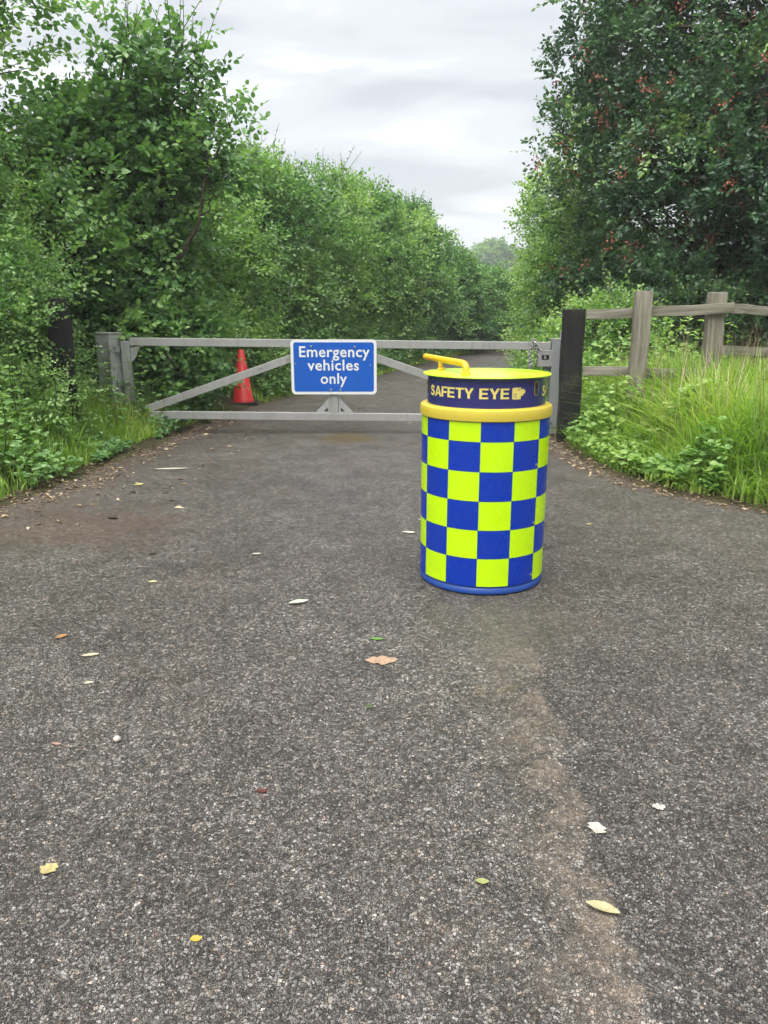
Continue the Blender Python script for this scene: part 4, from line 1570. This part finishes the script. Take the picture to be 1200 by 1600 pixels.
# tall nettles on the left verge: a few different plants, copied
nettle_src = []
for k in range(5):
    gg = np.random.default_rng(950 + k)
    hh = gg.uniform(.75, 1.05)
    lv = Leaves('6')
    bm = bmesh.new()
    lean = np.array((gg.normal(.10, .06), gg.normal(0, .06), 1.0))
    nn = 11
    pts = []
    for i in range(nn):
        t_ = i / (nn - 1)
        c_ = lean * hh * t_ + np.array((.05 * math.sin(3 * t_ + k), .04 * math.cos(4 * t_), 0))
        pts.append(c_)
        if i < 2:
            continue
        az = i * math.pi / 2 + gg.normal(0, .2)
        for s in (0, math.pi):
            d = np.array([(math.cos(az + s), math.sin(az + s), .10 - .55 * (1 - t_))])
            nv = np.array([(0, 0, 1.0)]) + gg.normal(0, .25, (1, 3))
            ln = .115 * (1.05 - .62 * t_) * gg.uniform(.85, 1.2)
            lv.add(np.array([c_]), d, nv, ln, ln * .72, [np.clip(.35 + .45 * t_ + gg.normal(0, .1), 0, 1)])
    bm_tube(bm, pts, list(np.linspace(.0055, .0022, nn)), 5, cap=False)
    sm_me = bpy.data.meshes.new('stem')
    bm.to_mesh(sm_me)
    bm.free()
    sm_me.materials.append(M_STEM)
    lf_me = lv.mesh('leaves')
    lf_me.materials.append(M_NETTLE)
    nettle_src.append((sm_me, lf_me))
gn = np.random.default_rng(960)
for k in range(58):
    y = gn.uniform(4.6, 8.7)
    d = gn.uniform(.22, 1.35)
    x = float(xl(y)) - d
    lab = ('upright nettle with paired leaves growing round the foot of the hinge post' if y > 7.3 else
           'tall nettle with paired leaves at the back of the left verge against the shrub' if d > .8 else
           'upright nettle with paired leaves in the front of the left verge near the asphalt')
    o = thing('nettle_plant', lab, 'nettle', (x, y, float(ground_z(x, y)) - .02), gn.uniform(0, 6.28), 'nettles round the hinge post' if y > 7.3 else 'nettles at the back of the left verge' if d > .8 else 'nettles in the front of the left verge')
    s = gn.uniform(.62, 1.12) * (.75 + .25 * min(1, d / .7))
    o.scale = (s, s, s)
    a_, b_ = nettle_src[k % 5]
    link('stem', a_, None, o)
    link('leaves', b_, None, o)

# ------------------------------------------------------------------ litter
g = np.random.default_rng(970)


def litter(name, pts, size, label):
    lv = Leaves('4')
    n = len(pts)
    P = np.stack((pts[:, 0], pts[:, 1], np.maximum(ground_z(pts[:, 0], pts[:, 1]), .0) + .004 + g.uniform(0, .006, n)), 1)
    az = g.uniform(0, 6.28, n)
    d = np.stack((np.cos(az), np.sin(az), g.normal(0, .12, n)), 1)
    s = g.gamma(2.0, .5, n).clip(.3, 3)
    lv.add(P, d, UP + g.normal(0, .25, (n, 3)), size * s, size * s * g.uniform(.12, .6, n), np.clip(g.beta(1.5, 1.6, n), 0, 1))
    return tag(link(name, lv.mesh(name), M_STRAW), label, cat='litter', kind='stuff')


p1 = scatter(3000, 4.2, 9.5, -.32, .12, -1, g, power=1.0)
p1b = scatter(700, 4.2, 8.5, -1.3, -.2, -1, g, power=.7)
litter('leaf_litter', np.concatenate((p1, p1b)), .024, 'brown leaf litter along the left edge of the asphalt')
p2 = scatter(2400, 4.3, 8.4, -.20, .14, 1, g)
litter('dry_litter', p2, .024, 'dry brown stalks and leaves along the right edge of the asphalt')
y_ = g.uniform(1.1, 12, 900)
x_ = xl(y_) + (xr(y_) - xl(y_)) * g.uniform(0, 1, 900)
p3 = np.concatenate((scatter(1100, 8.4, 20, -.9, 0, -1, g), scatter(500, 8.4, 18, -2.6, -.6, -1, g)))
litter('gravel_litter', p3, .022, 'pale scraps and grit scattered over the lane beyond the gate')
litter('scattered_litter', np.stack((x_, y_), 1), .008, 'tiny scattered plant scraps on the asphalt')


def leaf_obj(name, label, x, y, ln, wd, rz, col, curl=.25, cat='leaf', seed=0, lobed=False, rough=.6):
    gl = np.random.default_rng(seed)
    bm = bmesh.new()
    nu_, nv_ = 9, 4
    grid = []
    for i in range(nu_):
        u = i / (nu_ - 1)
        hw = wd * .5 * (math.sin(math.pi * min(1, u * .97 + .015)) ** .75)
        if lobed:
            hw *= .62 + .5 * abs(math.sin(u * 9.0 + seed))
        row = []
        for j in range(nv_ + 1):
            w = (j / nv_ - .5) * 2
            row.append(bm.verts.new(((u - .5) * ln, w * hw + .08 * wd * math.sin(3 * u + seed), .004 + curl * ln * ((u - .5) ** 2 * .7 + .22 * abs(w) * hw / (wd * .5 + 1e-6)) + gl.uniform(0, .0012))))
        grid.append(row)
    for i in range(nu_ - 1):
        for j in range(nv_):
            bm.faces.new((grid[i][j], grid[i + 1][j], grid[i + 1][j + 1], grid[i][j + 1]))
    t = NT('fallen_' + name)
    n1 = t.noise(60, 4, .6)
    c = t.ramp(n1, [(.3, tuple(v * .36 for v in col)), (.7, tuple(min(1, v * .62) for v in col))])
    mt = t.done(t.bsdf(c, rough, 0, .3))
    for v in bm.verts:
        v.co.z = .002 + (v.co.z - .004) * 1.15
    o = bm_done(name, bm, mt, None, 180, (x, y, 0.0), rz)
    return tag(o, label, cat)


leaf_obj('fallen_leaf', 'pale upturned leaf with a curled edge left of the drum base', -.39, 3.29, .095, .042, R(28), (.55, .60, .48), .35, seed=1)
leaf_obj('fallen_leaf', 'small fresh green leaf left of the drum', -.03, 2.89, .055, .026, R(5), (.16, .33, .07), .25, seed=2)
leaf_obj('bark_scrap', 'flat flaky pinkish tan scrap in the middle of the asphalt', -.01, 2.70, .125, .075, R(3), (.50, .34, .23), .04, 'scrap', 3, True)
leaf_obj('wood_strip', 'long pale strip of bark lying beside the left verge near the gate', -1.79, 6.36, .30, .07, R(6), (.58, .53, .42), .06, 'strip', 4)
leaf_obj('fallen_leaf', 'ragged whitish leaf on the sandy joint at the lower right', .55, 1.71, .045, .05, R(60), (.62, .60, .52), .25, seed=5, lobed=True)
leaf_obj('fallen_leaf', 'long pale yellow folded leaf at the lower right corner of the sandy joint', .487, 1.43, .075, .03, R(-28), (.52, .48, .26), .5, seed=6)
leaf_obj('fallen_leaf', 'spiky yellowish seed leaf at the lower left', -.80, 1.56, .04, .045, R(70), (.52, .45, .20), .3, seed=7, lobed=True)
leaf_obj('fallen_leaf', 'tiny bright yellow leaf near the bottom edge left of centre', -.40, 1.35, .026, .018, R(20), (.62, .47, .07), .3, seed=8)
leaf_obj('fallen_leaf', 'greyish white ragged scrap of leaf near the right edge of the lower asphalt', .74, 1.80, .036, .03, R(10), (.55, .54, .50), .2, seed=9, lobed=True)
leaf_obj('fallen_leaf', 'small yellow green leaf in the lower middle of the asphalt', .23, 1.52, .032, .018, R(-10), (.40, .44, .16), .3, seed=10)
leaf_obj('fallen_leaf', 'cream leaf on the left, next to the orange brown one', -1.14, 2.74, .065, .028, R(12), (.60, .56, .38), .2, seed=11)
leaf_obj('fallen_leaf', 'orange brown curled leaf at the left edge of the asphalt', -1.32, 2.91, .05, .034, R(40), (.42, .22, .09), .4, seed=12)
leaf_obj('fallen_leaf', 'small cream leaf below the larger cream one on the left', -1.06, 2.51, .036, .02, R(25), (.58, .54, .42), .25, seed=13)
leaf_obj('fallen_leaf', 'white torn leaf on the asphalt just left of the drum', .15, 4.44, .08, .045, R(-5), (.66, .64, .56), .2, seed=14, lobed=True)
leaf_obj('fallen_leaf', 'pale leaf half hidden behind the left side of the drum', .25, 4.72, .06, .03, R(-12), (.66, .62, .52), .25, seed=15)
leaf_obj('fallen_leaf', 'small pale leaf on the open asphalt below the blue sign', -.70, 4.02, .05, .028, R(8), (.60, .62, .52), .25, seed=16)
leaf_obj('fallen_leaf', 'dull dark green leaf in the centre of the asphalt', -.05, 2.34, .03, .022, R(65), (.10, .14, .06), .3, seed=17)
leaf_obj('fallen_leaf', 'cream yellow leaf on the left asphalt, above the orange brown one', -1.14, 3.57, .05, .026, R(-8), (.60, .55, .30), .25, seed=18)
leaf_obj('fallen_leaf', 'dark brown dead leaf near the left verge', -1.75, 4.77, .09, .045, R(-25), (.05, .038, .03), .4, seed=19)
leaf_obj('fallen_leaf', 'dark brown sliver of leaf on the left asphalt', -1.27, 4.02, .06, .02, R(15), (.05, .04, .032), .2, seed=20)
leaf_obj('fallen_leaf', 'dark red leaf low on the left half of the asphalt', -.34, 1.87, .032, .018, R(0), (.14, .035, .03), .3, seed=21)
leaf_obj('fallen_leaf', 'pinkish sliver of leaf left of the round pebble', -1.01, 2.11, .035, .012, R(-12), (.48, .30, .24), .2, seed=22)
leaf_obj('fallen_leaf', 'yellow leaf by the left verge below the long bark strip', -1.88, 5.75, .08, .06, R(40), (.55, .52, .2), .3, seed=23)
leaf_obj('fallen_leaf', 'small yellowish leaf on the asphalt right of the drum', 1.28, 4.62, .045, .025, R(20), (.55, .50, .2), .3, seed=24)
bm = bmesh.new()
bmesh.ops.create_icosphere(bm, subdivisions=3, radius=1)
for v in bm.verts:
    n_ = .10 * math.sin(v.co.x * 4 + 1) + .08 * math.cos(v.co.y * 5)
    v.co = Vector((v.co.x * .0125, v.co.y * .011, v.co.z * .009)) * (1 + n_)
tag(bm_done('pebble', bm, paint_mat('pale_pebble', (.60, .52, .45), .7, .3, .3, scale=60), None, 180, (-.83, 2.13, .008)), 'round whitish pebble lying on the left asphalt', 'pebble')

# ------------------------------------------------------------------ damp air
bm = bmesh.new()
bm_box(bm, (0, 85, 9.6), (260, 200, 21.4))
t = NT('damp_air')
pv = t.node('ShaderNodeVolumePrincipled')
pv.inputs['Color'].default_value = (.93, .96, 1.0, 1)
pv.inputs['Density'].default_value = .0016
pv.inputs['Anisotropy'].default_value = .2
t.l.new(pv.outputs[0], t.out.inputs['Volume'])
tag(bm_done('haze', bm, t.m), 'faint damp haze hanging in the air along the lane', kind='stuff')
